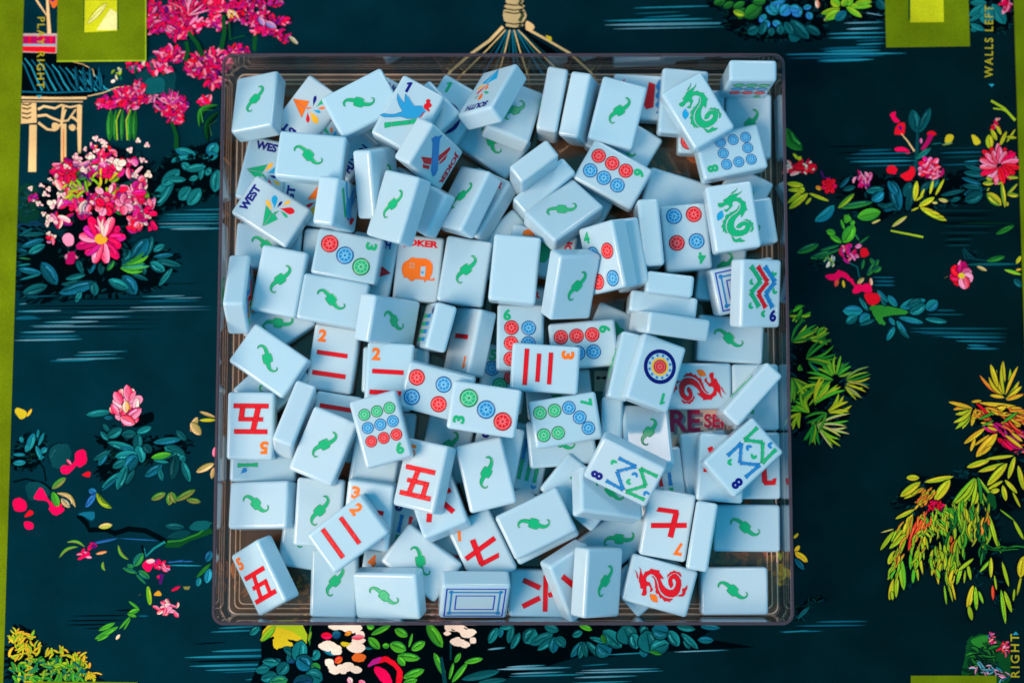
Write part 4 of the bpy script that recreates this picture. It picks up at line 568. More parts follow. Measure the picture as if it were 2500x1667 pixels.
('back','shiny emblem tile catching the light left of the red lettering',59.45,-45.31,23.44,0.0413,0.0108,-0.9709,0.2355),
('side','tile standing on its side just behind the one circle tile with the big ring',48.97,-13.69,22.77,0.6798,0.0775,0.7241,-0.0869),
('side','smallest and topmost of three narrow tiles stacked like steps right of centre',69.44,22.36,18.35,0.7107,0.7010,-0.0393,-0.0455),
('side','middle one of three narrow tiles stacked like steps right of centre',67.06,13.83,18.00,0.5272,-0.4690,0.5374,0.4618),
('side','lowest and longest of three narrow tiles stacked like steps right of centre',69.78,4.68,25.99,0.4646,-0.3494,0.5777,0.5730),
('frame','white dragon tile with navy frame, half hidden beneath the three colour zigzag tile',104.02,23.29,17.50,0.6220,0.1012,0.0144,0.7763),
('dot4','four circle tile with upside down green 4, just left of the lower green dragon',78.42,45.23,17.00,0.0469,0.0007,0.0073,-0.9989),
('side','narrow tile standing on its long edge left of the upright four circle tile',61.30,45.82,22.00,0.7006,-0.0282,0.7122,0.0346),
('dot6','narrow tile leaning behind the right side of the tilted four circle tile',51.94,36.58,23.39,0.6397,-0.0770,0.7638,0.0378),
('side','long narrow tile on its side between the upright end and the central emblem tile',14.28,67.31,14.60,0.2739,-0.6434,0.3159,0.6413),
('side','short end of a tile standing upright above the long narrow one, centre top',9.64,74.45,26.34,0.6938,0.6460,0.2338,0.2163),
('joker','joker tile leaning behind a tilted emblem tile, only its red R side showing',-14.01,61.01,12.67,0.9316,-0.0655,-0.2486,-0.2569),
('back','green emblem tile sloping out from beneath the south wind tile',0.43,102.40,15.55,0.2034,0.9604,-0.1513,-0.1156),
('side','left one of two narrow tiles standing side by side at the top centre',18.52,107.20,14.40,0.7151,0.0519,0.6925,-0.0795),
('side','right one of two narrow tiles standing side by side at the top centre',30.99,104.95,15.45,0.7946,0.0862,0.5973,-0.0666),
('wan8','character tile leaning behind the standing emblem tile at the front wall',27.21,-107.39,21.00,0.2200,-0.2275,0.1663,-0.9339),
('side','long narrow tile standing right of the upside down seven character tile',83.87,-88.04,22.00,0.6515,-0.0746,-0.7534,-0.0493),
('back','back of a tile tucked between the bluebird tile and the hidden one circle tile',-40.81,97.02,26.00,0.0106,0.3995,0.9166,-0.0068),
('wan6','character tile with two red strokes partly under the leaning five character tile',-32.95,-73.22,22.50,0.9654,-0.1720,-0.0654,0.1846),
('back','slanted portrait emblem tile just right of the leaning five character tile',-11.41,-60.98,26.00,0.0018,-0.1154,0.9933,0.0008),
('wan5','five character tile leaning upright with big red character, lower centre',-38.06,-61.74,30.38,0.9714,-0.0213,-0.2129,-0.1027),
('back','thick tilted tile directly beneath the left eight bamboo tile',41.38,-69.84,29.50,0.2620,0.6596,-0.7039,-0.0281),
('back','large diagonal emblem tile to the right of the tilted seven character tile',10.43,-82.12,27.50,0.0032,-0.8484,0.5293,0.0099),
('side','narrow tile standing on its side right of the upside down five character tile',-96.64,-36.94,20.00,0.6661,0.0022,0.7107,-0.2263),
('back','large emblem tile slanted between the narrow side tile and the nine circle tile',-82.64,-48.70,25.00,0.0315,0.1906,0.9811,-0.0138),
('dot3','three circle tile with red, blue and green circles left of the camper joker',-73.78,36.44,18.00,0.6406,0.0167,-0.0147,-0.7675),
('west','west wind tile with full word WEST and green kite near the left wall',-108.43,56.77,17.50,0.8774,-0.0229,0.0005,0.4792),
('back','tipped emblem tile with shaded face, above the half covered two character tile',-55.94,7.88,19.09,0.2424,0.5987,-0.6689,-0.3679),
('bam66','narrow upright tile with bamboo art on its dark left face, centre left',-34.17,4.48,19.20,0.4705,0.3877,-0.4852,-0.6269),
('wan1','one character tile with a single red bar and upside down orange 1',-19.12,-1.62,15.08,0.0971,-0.4487,0.0266,0.8880),
('dot4','four circle tile lying landscape just left of the central three circle tile',-32.84,-24.56,28.50,0.6073,0.0737,0.0445,-0.7898),
('side','narrow tile balanced diagonally by the right wall over the red lettering card',104.96,-25.97,22.50,0.6486,0.2487,0.6688,-0.2650),
('dot1','one circle tile with big navy ring and red centre',61.76,-16.64,30.63,0.1530,0.1488,0.0233,0.9767),
('dot4','tilted four circle tile with green 4 at its upper left, right of centre',42.38,34.47,32.88,0.9113,0.0685,-0.3984,0.0776),
('back','wide emblem tile tilted downward, upper right of the blank centre tile',22.97,54.65,24.00,0.2170,0.8854,-0.4034,0.0796),
('back','emblem tile leaning to the right, standing right of the blank centre tile',25.63,22.35,33.00,0.2465,-0.0167,-0.9421,-0.2269),
('back','portrait emblem tile between the orange camper joker and the blank centre tile',-21.14,29.63,17.00,0.0036,0.0798,0.9968,-0.0075),
('back','tilted emblem tile in front of the joker whose last letter R shows',-20.17,60.92,22.50,0.3757,0.1966,0.8999,-0.1022),
('back','tile back leaning just right of the big tilted emblem tile, emblem hidden',-42.98,60.67,22.50,0.0978,0.8466,0.4819,0.2037),
('back','tile standing on its long edge left of the big tilted emblem tile',-59.75,67.76,33.50,0.4981,0.1015,-0.8537,-0.1129),
('bird','bluebird one bamboo tile standing on its end, bird on the shaded side',-76.83,57.04,36.40,0.5269,-0.3868,0.4978,-0.5700),
('back','portrait emblem tile just above the six circle tile near the top wall',47.83,102.08,17.50,0.0145,-0.1232,-0.9923,0.0065),
('dot6','six circle tile with three red over three blue circles near the top right',45.71,73.69,17.50,0.5018,0.0066,-0.0208,-0.8647),
('dot8','eight circle tile with ring of blue circles beside the upper green dragon',98.79,83.69,18.00,0.6271,-0.0014,0.0360,0.7781),
('dot9','tile standing on end in the top right corner with nine circles seen foreshortened',106.19,115.93,26.50,0.0040,-0.0059,-0.7038,0.7104),
('back','emblem tile standing upright against the front wall, right of centre',36.96,-107.38,27.50,0.3269,-0.0228,-0.9443,-0.0310),
('dot9','nine circle tile with green, blue and red rows left of centre',-56.48,-41.51,35.50,0.1321,0.0211,-0.0167,-0.9909),
('wan2','diagonal two character tile with orange 2 on top of the lower left pile',-70.89,-86.42,29.50,0.8928,0.0322,-0.0258,-0.4485),
('wan3','three character tile lying sideways with three upright red bars at centre',14.57,-14.60,27.00,0.6826,-0.0044,-0.0074,-0.7307),
('dot3','three circle tile lying landscape at the centre with green 3 at its lower left',-12.02,-32.86,36.93,0.7581,-0.0035,0.0019,0.6521),
('dot7','seven circle tile with green and blue circles right of centre',23.38,-37.23,26.00,0.7611,-0.0066,0.0064,-0.6486),
('bam8','eight bamboo tile with blue and green zigzags just below the shiny emblem tile',48.85,-58.37,40.17,0.8252,0.1176,-0.2007,0.5148),
('bam8','eight bamboo tile with blue and green zigzags overhanging the right wall side',100.87,-53.42,26.50,0.4113,0.0362,0.0174,0.9106),
('bam9','zigzag bamboo tile in green, red and blue by the right wall',107.98,18.98,27.50,0.0049,-0.2080,0.0693,-0.9757),
('gdragon','lower green dragon tile, nearly upright, by the right side',98.12,52.79,27.00,0.9974,-0.0001,0.0055,0.0716),
('blank','completely blank portrait tile at the centre of the pile',1.23,29.31,27.00,0.0001,0.0478,0.9986,-0.0223),
('back','big tilted emblem tile leaning right, above the orange camper joker',-49.40,54.46,41.93,0.3109,0.1560,0.9376,0.0010),
('plane','joker tile with blue airplane and red wings, steeply tilted',-36.59,79.85,35.50,0.4309,-0.2463,0.4477,-0.7438),
('south','tilted south wind tile with word SOUTH upside down at the top of the pile',-8.70,106.98,30.00,0.1011,-0.3413,0.3024,0.8842),
('gdragon','upper green dragon tile, tilted diagonally near the top right',82.95,100.42,27.00,0.9658,-0.0297,0.0082,0.2574),
('back','tile standing tilted in the top left corner of the tray with green emblem up',-114.77,104.81,21.50,0.1567,-0.0224,0.9706,-0.1814),
('back','upright leaning emblem tile between the orange kite tile and the bluebird tile',-66.41,102.04,34.00,0.0300,0.8579,-0.5120,0.0318),
('back','landscape green emblem tile lying across the upper west wind tile',-87.82,77.02,38.23,0.0013,-0.6656,0.7449,-0.0458),
('bird','bluebird one bamboo tile with red flower and number 1 near the top wall',-45.70,96.12,37.25,0.9691,-0.0035,0.0088,-0.2467)]
# ---------------- materials ----------------
m_mat,nt,p=material('printed_cloth',None,.85)
va=nt.nodes.new('ShaderNodeVertexColor'); va.layer_name='Col'
tc=nt.nodes.new('ShaderNodeTexCoord')
def noise(nt,scale,detail=3,vec=None):
    n=nt.nodes.new('ShaderNodeTexNoise'); n.inputs['Scale'].default_value=scale; n.inputs['Detail'].default_value=detail
    if vec is not None: nt.links.new(vec,n.inputs['Vector'])
    return n
n1=noise(nt,2600,2,tc.outputs['Object']); n2=noise(nt,45,8,tc.outputs['Object'])
mr=nt.nodes.new('ShaderNodeMapRange'); mr.inputs['To Min'].default_value=.80; mr.inputs['To Max'].default_value=1.20; mr.inputs['From Min'].default_value=.3; mr.inputs['From Max'].default_value=.7; nt.links.new(n1.outputs['Fac'],mr.inputs['Value'])
mr2=nt.nodes.new('ShaderNodeMapRange'); mr2.inputs['To Min'].default_value=.78; mr2.inputs['To Max'].default_value=1.16; mr2.inputs['From Min'].default_value=.3; mr2.inputs['From Max'].default_value=.7; nt.links.new(n2.outputs['Fac'],mr2.inputs['Value'])
mu=nt.nodes.new('ShaderNodeMath'); mu.operation='MULTIPLY'; nt.links.new(mr.outputs['Result'],mu.inputs[0]); nt.links.new(mr2.outputs['Result'],mu.inputs[1])
mx=nt.nodes.new('ShaderNodeVectorMath'); mx.operation='SCALE'; nt.links.new(va.outputs['Color'],mx.inputs[0]); nt.links.new(mu.outputs['Value'],mx.inputs['Scale'])
nt.links.new(mx.outputs['Vector'],p.inputs['Base Color'])
bp=nt.nodes.new('ShaderNodeBump'); bp.inputs['Strength'].default_value=.25; bp.inputs['Distance'].default_value=.0002; nt.links.new(n1.outputs['Fac'],bp.inputs['Height']); nt.links.new(bp.outputs['Normal'],p.inputs['Normal'])
p.inputs['Specular IOR Level'].default_value=0.0
def attr_mat(name,rough,spec=.5,bump=None):
    m,nt,p=material(name,None,rough); va=nt.nodes.new('ShaderNodeVertexColor'); va.layer_name='Col'; nt.links.new(va.outputs['Color'],p.inputs['Base Color']); p.inputs['Specular IOR Level'].default_value=spec
    if bump:
        tc=nt.nodes.new('ShaderNodeTexCoord'); n=noise(nt,bump[0],3,tc.outputs['Object']); b=nt.nodes.new('ShaderNodeBump'); b.inputs['Strength'].default_value=bump[1]; b.inputs['Distance'].default_value=.0003
        nt.links.new(n.outputs['Fac'],b.inputs['Height']); nt.links.new(b.outputs['Normal'],p.inputs['Normal'])
    return m
m_paint=attr_mat('engraved_paint',.28,.32,(900,.5))
m_paper=attr_mat('printed_card',.5,.4)
m_tile,nt,p=material('pale_blue_acrylic',(173,208,225),.13)
p.inputs['Subsurface Weight'].default_value=.35; p.inputs['Subsurface Radius'].default_value=(.6,1.1,1.6); p.inputs['Subsurface Scale'].default_value=.0022
p.inputs['Coat Weight'].default_value=.0; p.inputs['IOR'].default_value=1.49
tc=nt.nodes.new('ShaderNodeTexCoord'); n1=noise(nt,240,5,tc.outputs['Object']); mr=nt.nodes.new('ShaderNodeMapRange'); mr.inputs['To Min'].default_value=.09; mr.inputs['To Max'].default_value=.24; nt.links.new(n1.outputs['Fac'],mr.inputs['Value']); nt.links.new(mr.outputs['Result'],p.inputs['Roughness'])
n3=noise(nt,120,6,tc.outputs['Object']); b=nt.nodes.new('ShaderNodeBump'); b.inputs['Strength'].default_value=.10; b.inputs['Distance'].default_value=.0005; nt.links.new(n3.outputs['Fac'],b.inputs['Height']); nt.links.new(b.outputs['Normal'],p.inputs['Normal'])
oi=nt.nodes.new('ShaderNodeObjectInfo'); hs=nt.nodes.new('ShaderNodeHueSaturation'); hs.inputs['Color'].default_value=lin((173,208,225))
r1=nt.nodes.new('ShaderNodeMapRange'); r1.inputs['To Min'].default_value=.94; r1.inputs['To Max'].default_value=1.04; nt.links.new(oi.outputs['Random'],r1.inputs['Value']); nt.links.new(r1.outputs['Result'],hs.inputs['Value'])
r2=nt.nodes.new('ShaderNodeMapRange'); r2.inputs['To Min'].default_value=.88; r2.inputs['To Max'].default_value=1.12; 
m7=nt.nodes.new('ShaderNodeMath'); m7.operation='FRACT'; m8=nt.nodes.new('ShaderNodeMath'); m8.operation='MULTIPLY'; m8.inputs[1].default_value=7.3; nt.links.new(oi.outputs['Random'],m8.inputs[0]); nt.links.new(m8.outputs[0],m7.inputs[0]); nt.links.new(m7.outputs[0],r2.inputs['Value']); nt.links.new(r2.outputs['Result'],hs.inputs['Saturation'])
nt.links.new(hs.outputs['Color'],p.inputs['Base Color'])
def clear_mat(name,tint,refl,rough=.02,haze=0,hazecol=(.1,.08,.07)):
    # thin clear acrylic: tinted see-through sheet with a Fresnel mirror coat
    m=bpy.data.materials.new(name); m.use_nodes=True; nt=m.node_tree; nt.nodes.remove(nt.nodes['Principled BSDF']); out=nt.nodes['Material Output']
    t=nt.nodes.new('ShaderNodeBsdfTransparent'); t.inputs['Color'].default_value=(*tint,1)
    g=nt.nodes.new('ShaderNodeBsdfGlossy'); g.inputs['Roughness'].default_value=rough; g.inputs['Color'].default_value=(.95,.95,.97,1)
    f=nt.nodes.new('ShaderNodeFresnel')
    ge=nt.nodes.new('ShaderNodeNewGeometry'); ma=nt.nodes.new('ShaderNodeMath'); ma.operation='MULTIPLY_ADD'; ma.inputs[1].default_value=-2; ma.inputs[2].default_value=1; nt.links.new(ge.outputs['Backfacing'],ma.inputs[0])
    pw=nt.nodes.new('ShaderNodeMath'); pw.operation='POWER'; pw.inputs[0].default_value=refl; nt.links.new(ma.outputs[0],pw.inputs[1]); nt.links.new(pw.outputs[0],f.inputs['IOR'])
    tc=nt.nodes.new('ShaderNodeTexCoord'); n=noise(nt,35,2,tc.outputs['Object']); b=nt.nodes.new('ShaderNodeBump'); b.inputs['Strength'].default_value=.05; b.inputs['Distance'].default_value=.0006
    nt.links.new(n.outputs['Fac'],b.inputs['Height']); nt.links.new(b.outputs['Normal'],g.inputs['Normal']); nt.links.new(b.outputs['Normal'],f.inputs['Normal'])
    mx=nt.nodes.new('ShaderNodeMixShader'); nt.links.new(f.outputs[0],mx.inputs[0]); nt.links.new(g.outputs[0],mx.inputs[2])
    base=t.outputs[0]
    if haze:
        d=nt.nodes.new('ShaderNodeBsdfDiffuse'); d.inputs['Color'].default_value=(*hazecol,1); m2=nt.nodes.new('ShaderNodeMixShader'); m2.inputs[0].default_value=haze
        nt.links.new(t.outputs[0],m2.inputs[1]); nt.links.new(d.outputs[0],m2.inputs[2]); base=m2.outputs[0]
    nt.links.new(base,mx.inputs[1]); nt.links.new(mx.outputs[0],out.inputs[0]); return m
m_wall=clear_mat('clear_acrylic_wall',(.96,.96,.98),2.0,.015)
m_floor=clear_mat('smoky_acrylic_floor',(.90,.72,.55),1.5,.03,.12,(.55,.30,.14))
m_rim=clear_mat('polished_acrylic_edge',(.48,.42,.46),1.5,.06,.30,(.16,.10,.13))
# ---------------- the mat ----------------
build_mat_art()
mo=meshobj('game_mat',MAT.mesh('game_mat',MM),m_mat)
mo['label']='dark teal printed game mat with flowers, water lines and green border under the clear tray'; mo['category']='game mat'
# thin felt body under the printed face
bm=bmesh.new(); bmesh.ops.create_cube(bm,size=1); bmesh.ops.scale(bm,vec=(.62,.5,.003),verts=bm.verts); bmesh.ops.translate(bm,vec=(0,0,-.0016),verts=bm.verts)
me=bpy.data.meshes.new('felt_backing'); bm.to_mesh(me); bm.free(); mb,_,_=material('green_felt',c['bord'],.9); fb=meshobj('felt_backing',me,mb,mo)
bm=bmesh.new(); bmesh.ops.create_cube(bm,size=1); bmesh.ops.scale(bm,vec=(2.4,1.8,.03),verts=bm.verts); bmesh.ops.translate(bm,vec=(0,0,-.0183),verts=bm.verts)
me=bpy.data.meshes.new('table'); bm.to_mesh(me); bm.free(); mt,nt,p=material('dark_wood',(84,58,40),.45); tc=nt.nodes.new('ShaderNodeTexCoord'); mp=nt.nodes.new('ShaderNodeMapping'); mp.inputs['Scale'].default_value=(2,30,2); nt.links.new(tc.outputs['Object'],mp.inputs['Vector']); n5=noise(nt,3,6,mp.outputs['Vector']); cr5=nt.nodes.new('ShaderNodeValToRGB'); cr5.color_ramp.elements[0].color=(.05,.025,.012,1); cr5.color_ramp.elements[1].color=(.16,.09,.05,1); nt.links.new(n5.outputs['Fac'],cr5.inputs[0]); nt.links.new(cr5.outputs[0],p.inputs['Base Color'])
tb=meshobj('table',me,mt); tb['kind']='structure'
# ---------------- the tray ----------------
X0,X1,Y0,Y1=-130.1,122.4,-125.9,127.0; RC=5.2; CXT,CYT=(X0+X1)/2,(Y0+Y1)/2; HW,HH=(X1-X0)/2,(Y1-Y0)/2
tray=bpy.data.objects.new('acrylic_tray',None); link(tray); tray.location=(CXT*MM,CYT*MM,.0004)
tray['label']='square clear acrylic tray with smoky rim heaped with pale blue tiles'; tray['category']='tray'
def rrect(inset,r,n=7):
    a,b=HW-inset,HH-inset; o=[]
    r=max(r,.4)
    for k,(sx,sy) in enumerate(((1,1),(-1,1),(-1,-1),(1,-1))):
        for i in range(n+1):
            t=math.pi/2*(k+i/n); o.append((sx*(a-r)+r*math.cos(t),sy*(b-r)+r*math.sin(t)))
    return o
def sweep(profile,closed=True,cap=False):
    # profile: list of (inset, z, corner radius); swept round the tray
    rings=[[(x,y,z) for x,y in rrect(i,r)] for i,z,r in profile]; n=len(rings[0]); v=[p for R in rings for p in R]; f=[]
    m=len(rings)
    for k in range(m if closed else m-1):
        a,b=k*n,((k+1)%m)*n
        for i in range(n):
            j=(i+1)%n; f.append((a+i,a+j,b+j,b+i))
    return v,f
def mk(name,v,f,mat,parent,smooth=True,angle=True):
    me=bpy.data.meshes.new(name); me.from_pydata([(x*MM,y*MM,z*MM) for x,y,z in v],[],f)
    bm=bmesh.new(); bm.from_mesh(me); bmesh.ops.recalc_face_normals(bm,faces=bm.faces); bm.to_mesh(me); bm.free(); me.update()
    return meshobj(name,me,mat,parent)
RH=30.5
v,f=sweep([(0.1,1.5,RC),(0,RH-1.0,RC),(1.5,RH-1.0,RC-1.5),(1.75,4.0,RC-1.7),(2.2,2.2,RC-2)],False); mk('tray_wall',v,f,m_wall,tray)
v,f=sweep([(0,RH-1,RC),(.12,RH-.25,RC-.1),(.4,RH,RC-.4),(1.15,RH,RC-1.1),(1.45,RH-.25,RC-1.4),(1.55,RH-1.0,RC-1.5)],True); mk('tray_rim',v,f,m_rim,tray)
# stepped foot mouldings, their warm edge glints painted in as pale gold
v=[];f=[]
for ins,z,w_,h_,r in ((1.85,2.6,.30,.8,3.4),(4.3,2.0,.24,.7,2.6),(6.3,2.0,.22,.6,2.2)):
    vv,ff=sweep([(ins,z-h_,r),(ins+.05,z,r),(ins+w_,z,r),(ins+w_+.2,z-h_,r)],True); b=len(v); v+=vv; f+=[tuple(b+i for i in q_) for q_ in ff]
m_step=clear_mat('bevelled_foot_glint',(.7,.6,.5),1.6,.22,.8,(.98,.76,.56)); mk('foot_moulding',v,f,m_step,tray)
rr=rrect(1.9,3.4); n=len(rr); v=[(x,y,1.9) for x,y in rr]+[(x,y,.2) for x,y in rr]
mk('tray_base',v,[tuple(range(n)),tuple(range(2*n-1,n-1,-1))]+[(i,(i+1)%n,n+(i+1)%n,n+i) for i in range(n)],m_floor,tray)
# ---------------- card lying in the tray ----------------
def lp(x,y,z=2.9):
    a=pm(x,y); k=1-(z/(CAMD*math.cos(TILT))); cx,cy=0,-CAMD*math.sin(TILT); return (cx+(a[0]-cx)*k,cy+(a[1]-cy)*k)
sh=Sheet()
def cpoly(pts,z,col): sh.poly([lp(*q_) for q_ in pts],z,lin(col))
def I(x,y): return (1400+x/3.5636,800+y/3.5636)
cpoly([(1405,815),(1875,812),(1888,1236),(1405,1240)],2.85,(70,112,108))
cpoly([I(182,375),I(350,375),I(350,552),I(182,552)],2.88,(226,196,172)); cpoly([I(560,640),I(1440,640),I(1440,1060),I(560,1060)],2.88,(252,218,194)); cpoly([I(1480,1500),I(1560,1500),I(1500,1545)],2.9,(220,110,60))
cpoly([I(885,1028),I(920,990),I(926,996),I(892,1034)],2.9,(20,20,20))
def ctext(t,x,y,w,h,z,col):
    a=lp(*I(x,y)); k=1/(3.5636*5.28); text_into(sh,t,a[0],a[1],w*k,h*k,z,lin(col),0,.03)
for t,x,y,w,h in (('RE',972,810,262,190),('SER',1255,808,235,118)):
    ctext(t,x+26,y+22,w,h,2.91,(150,140,150)); ctext(t,x,y,w,h,2.94,(230,20,84))
ctext('MAJ',300,440,200,36,2.91,(30,30,35))
card=meshobj('card',sh.mesh('card',MM),m_paper); card['label']='teal and peach printed card with red lettering lying under the tiles'; card['category']='card'
# ---------------- tiles ----------------
L,W,TH=30.,21.,9.6
bm=bmesh.new(); bmesh.ops.create_cube(bm,size=1); bmesh.ops.scale(bm,vec=(W*MM,L*MM,TH*MM),verts=bm.verts)
bmesh.ops.bevel(bm,geom=bm.edges[:]+bm.verts[:],offset=1.55*MM,segments=5,profile=.5,affect='EDGES')
for f_ in bm.faces: f_.smooth=f_.calc_area()<4e-5
BODY=bpy.data.meshes.new('tile_body'); bm.to_mesh(BODY); bm.free(); BODY.materials.append(m_tile)
HZ=TH/2
def inset(pts,d):
    n=len(pts); A=sum(pts[i][0]*pts[(i+1)%n][1]-pts[(i+1)%n][0]*pts[i][1] for i in range(n)); s=1 if A>0 else -1; o=[]
    for i in range(n):
        a,b,c_=pts[i-1],pts[i],pts[(i+1)%n]; e1=(b[0]-a[0],b[1]-a[1]); e2=(c_[0]-b[0],c_[1]-b[1])
        l1=math.hypot(*e1) or 1; l2=math.hypot(*e2) or 1
        nx=-(e1[1]/l1+e2[1]/l2)*s; ny=(e1[0]/l1+e2[0]/l2)*s; l=math.hypot(nx,ny) or 1; o.append((b[0]+nx/l*d,b[1]+ny/l*d))
    return o
def circ(x,y,r,n=28): return [(x+r*math.cos(6.28318*i/n),y+r*math.sin(6.28318*i/n)) for i in range(n)]
ZT,ZB=HZ+.17,HZ+.04
def two(sh,pts,dark,light,d=.28,z=0):
    n=len(pts); ins=inset(pts,d)
    dk=lin(dark) if not (isinstance(dark,tuple) and len(dark)==4) else dark; lt=lin(light) if not (isinstance(light,tuple) and len(light)==4) else light
    A=sum(pts[i][0]*pts[(i+1)%n][1]-pts[(i+1)%n][0]*pts[i][1] for i in range(n)); B=sum(ins[i][0]*ins[(i+1)%n][1]-ins[(i+1)%n][0]*ins[i][1] for i in range(n))
    if A*B<=0: sh.poly(pts,ZB+z,dk); return
    if A<0: pts=pts[::-1]; ins=ins[::-1]
    b=len(sh.v); sh.v+=[(p[0],p[1],ZT+z) for p in pts]+[(p[0],p[1],ZB+z) for p in ins]+[(p[0],p[1],HZ-.02) for p in pts]
    for i in range(n):
        j=(i+1)%n
        sh.f.append([b+i,b+j,b+n+j,b+n+i]); sh.c.append([dk,dk,lt,lt])
        sh.f.append([b+2*n+i,b+2*n+j,b+j,b+i]); sh.c.append([lt]*4)
    sh.poly(ins,ZB+z,lt)
def fin(sh,name):
    m=sh.mesh(name,MM); m.materials.append(m_paint); return m
def tear(a,b,w,n=8):
    dx,dy=b[0]-a[0],b[1]-a[1]; l=math.hypot(dx,dy); ux,uy=dx/l,dy/l; nx,ny=-uy,ux; o1=[];o2=[]
    for i in range(n+1):
        t=i/n; h=w/2*math.sin(math.pi*t**1.9)**.8 if 0<t<1 else 0
        p_=(a[0]+dx*t,a[1]+dy*t)
        o1.append((p_[0]+nx*h,p_[1]+ny*h)); 
        if 0<t<1: o2.append((p_[0]-nx*h,p_[1]-ny*h))
    return o1+o2[::-1]
DC={'R':('redd','red',(232,100,104)),'B':('blued','blue',(105,186,226)),'G':('greend','green',(110,205,160))}
_cm={}
def circle_mesh(colr,r):
    k=(colr,r)
    if k in _cm: return _cm[k]
    dk,md,lt=DC[colr]; sh=Sheet(); n_=28; a_=circ(0,0,r,n_); b_=circ(0,0,r*.92,n_); c_=circ(0,0,r*.84,n_); b=len(sh.v); sh.v+=[(*p_,.15) for p_ in a_]+[(*p_,.03) for p_ in b_]+[(*p_,.13) for p_ in c_]
    for i in range(n_):
        j=(i+1)%n_; sh.f+=[[b+i,b+j,b+n_+j,b+n_+i],[b+n_+i,b+n_+j,b+2*n_+j,b+2*n_+i]]; sh.c+=[[lin(dk)]*4]*2
    sh.poly(c_,.125,lin(lt))
    for i in range(8):
        a=6.28318*(i+.5)/8; ca,sa=math.cos(a),math.sin(a)
        hp=[(.30,0),(.56,.21),(.66,.19),(.70,.09),(.66,0),(.70,-.09),(.66,-.19),(.56,-.21)]
        sh.poly([(r*(u*ca-v_*sa),r*(u*sa+v_*ca)) for u,v_ in hp],.14,lin(md))
    sh.poly(circ(0,0,r*.13,10),.14,lin(dk)); m=sh.mesh('circle',MM); m.materials.append(m_paint); _cm[k]=m; return m
def numeral(t,col,u=-6.0,v=10.0,h=5.2):
    sh=Sheet()
    if t=='1': sh.poly([(u-.3,v-h/2),(u+.95,v-h/2),(u+.95,v+h/2),(u+.1,v+h/2),(u-1.3,v+h*.27),(u-1.0,v+h*.12),(u-.3,v+h*.22)],HZ+.05,lin(col))
    else: text_into(sh,t,u,v,.66*h,h,HZ+.05,lin(col),0,.05)
    return ('numeral',fin(sh,'numeral'),(0,0,0))
def words_part(t,col,w,h,v):
    sh=Sheet(); text_into(sh,t,0,v,w,h,HZ+.05,lin(col),0,.05); return ('lettering',fin(sh,'lettering'),(0,0,0))
def rectp(x0,y0,x1,y1): return [(x0,y0),(x1,y0),(x1,y1),(x0,y1)]
def strokes(ss,name='character'):
    sh=Sheet()
    for k,s in enumerate(ss):
        two(sh,s,'redd','red',.26,k*.004)
    return (name,fin(sh,name),(0,0,0))
def thick(a,b,w,w2=None):
    w2=w if w2 is None else w2; dx,dy=b[0]-a[0],b[1]-a[1]; l=math.hypot(dx,dy); nx,ny=-dy/l,dx/l
    return [(a[0]+nx*w/2,a[1]+ny*w/2),(b[0]+nx*w2/2,b[1]+ny*w2/2),(b[0]-nx*w2/2,b[1]-ny*w2/2),(a[0]-nx*w/2,a[1]-ny*w/2)]
WAN={1:[rectp(-5,-2.8,5.2,-.8)],2:[rectp(-7.6,.9,6.4,2.9),rectp(-8.2,-8.5,7.0,-6.4)],3:[rectp(-7,1.2,7,3.1),rectp(-6.2,-4,6.2,-2.1),rectp(-8,-9.5,8,-7.5)],
 4:[rectp(-7,-9,-5,3),rectp(5,-9,7,3),rectp(-7,1.4,7,3.2),rectp(-7,-9,7,-7.2),thick((-2,2),(-3,-4),1.6),thick((2,2),(2.6,-4),1.6)],
 5:[rectp(-7.6,1.5,7.2,3.6),thick((-1.2,2.2),(-3.4,-8.6),2.5),rectp(-5.6,-3.9,5.4,-2.0),thick((4.2,-2.4),(3.6,-8.6),2.4),rectp(-7.9,-9.9,7.7,-7.8)],
 6:[thick((-.4,5.8),(.9,2.6),2.2),rectp(-8,.2,8,2.3),thick((-2.4,-1.2),(-5.8,-8.8),2.3),thick((2.0,-1.2),(5.9,-8.8),2.3)],
 7:[thick((-8.3,-1.2),(7.2,1.6),2.2),thick((-2.0,5.2),(-2.9,-6.0),2.5),[(-4.1,-5.2),(-3.6,-7.2),(5.2,-6.9),(6.0,-4.9),(5.0,-4.9),(-1.6,-5.1)]],
 9:[rectp(-7.5,.4,3.6,2.5),thick((-2.4,5.2),(-6.6,-8.4),2.2),thick((2.9,1.6),(3.3,-7.6),2.3),[(2.3,-6.6),(3.0,-8.8),(8.0,-8.6),(8.6,-5.6),(7.0,-5.8),(6.6,-6.7)]],
 8:[thick((-2.4,2.6),(-6.4,-7.8),2.3),thick((1.2,3.2),(6.4,-7.8),2.4)]}
def bamseg(sh,a,b,col,w=2.2,z=0):
    dx,dy=b[0]-a[0],b[1]-a[1]; l=math.hypot(dx,dy); ux,uy=dx/l,dy/l; nx,ny=-uy,ux; o1=[];o2=[]
    for t,k in ((0,1),(.12,.82),(.44,.62),(.5,.95),(.56,.62),(.88,.82),(1,1)):
        p_=(a[0]+dx*t,a[1]+dy*t); h=w/2*k; o1.append((p_[0]+nx*h,p_[1]+ny*h)); o2.append((p_[0]-nx*h,p_[1]-ny*h))
    pts=o1+o2[::-1]; dk={'green':'greend','blue':'blued','red':'redd','sky':'blue'}[col]; two(sh,pts,dk,col,.26,z)
def bampath(pts,col,name='bamboo',w=2.0):
    sh=Sheet()
    for i in range(len(pts)-1): bamseg(sh,pts[i],pts[i+1],col,w,i*.006)
    return (name,fin(sh,name),(0,0,0))
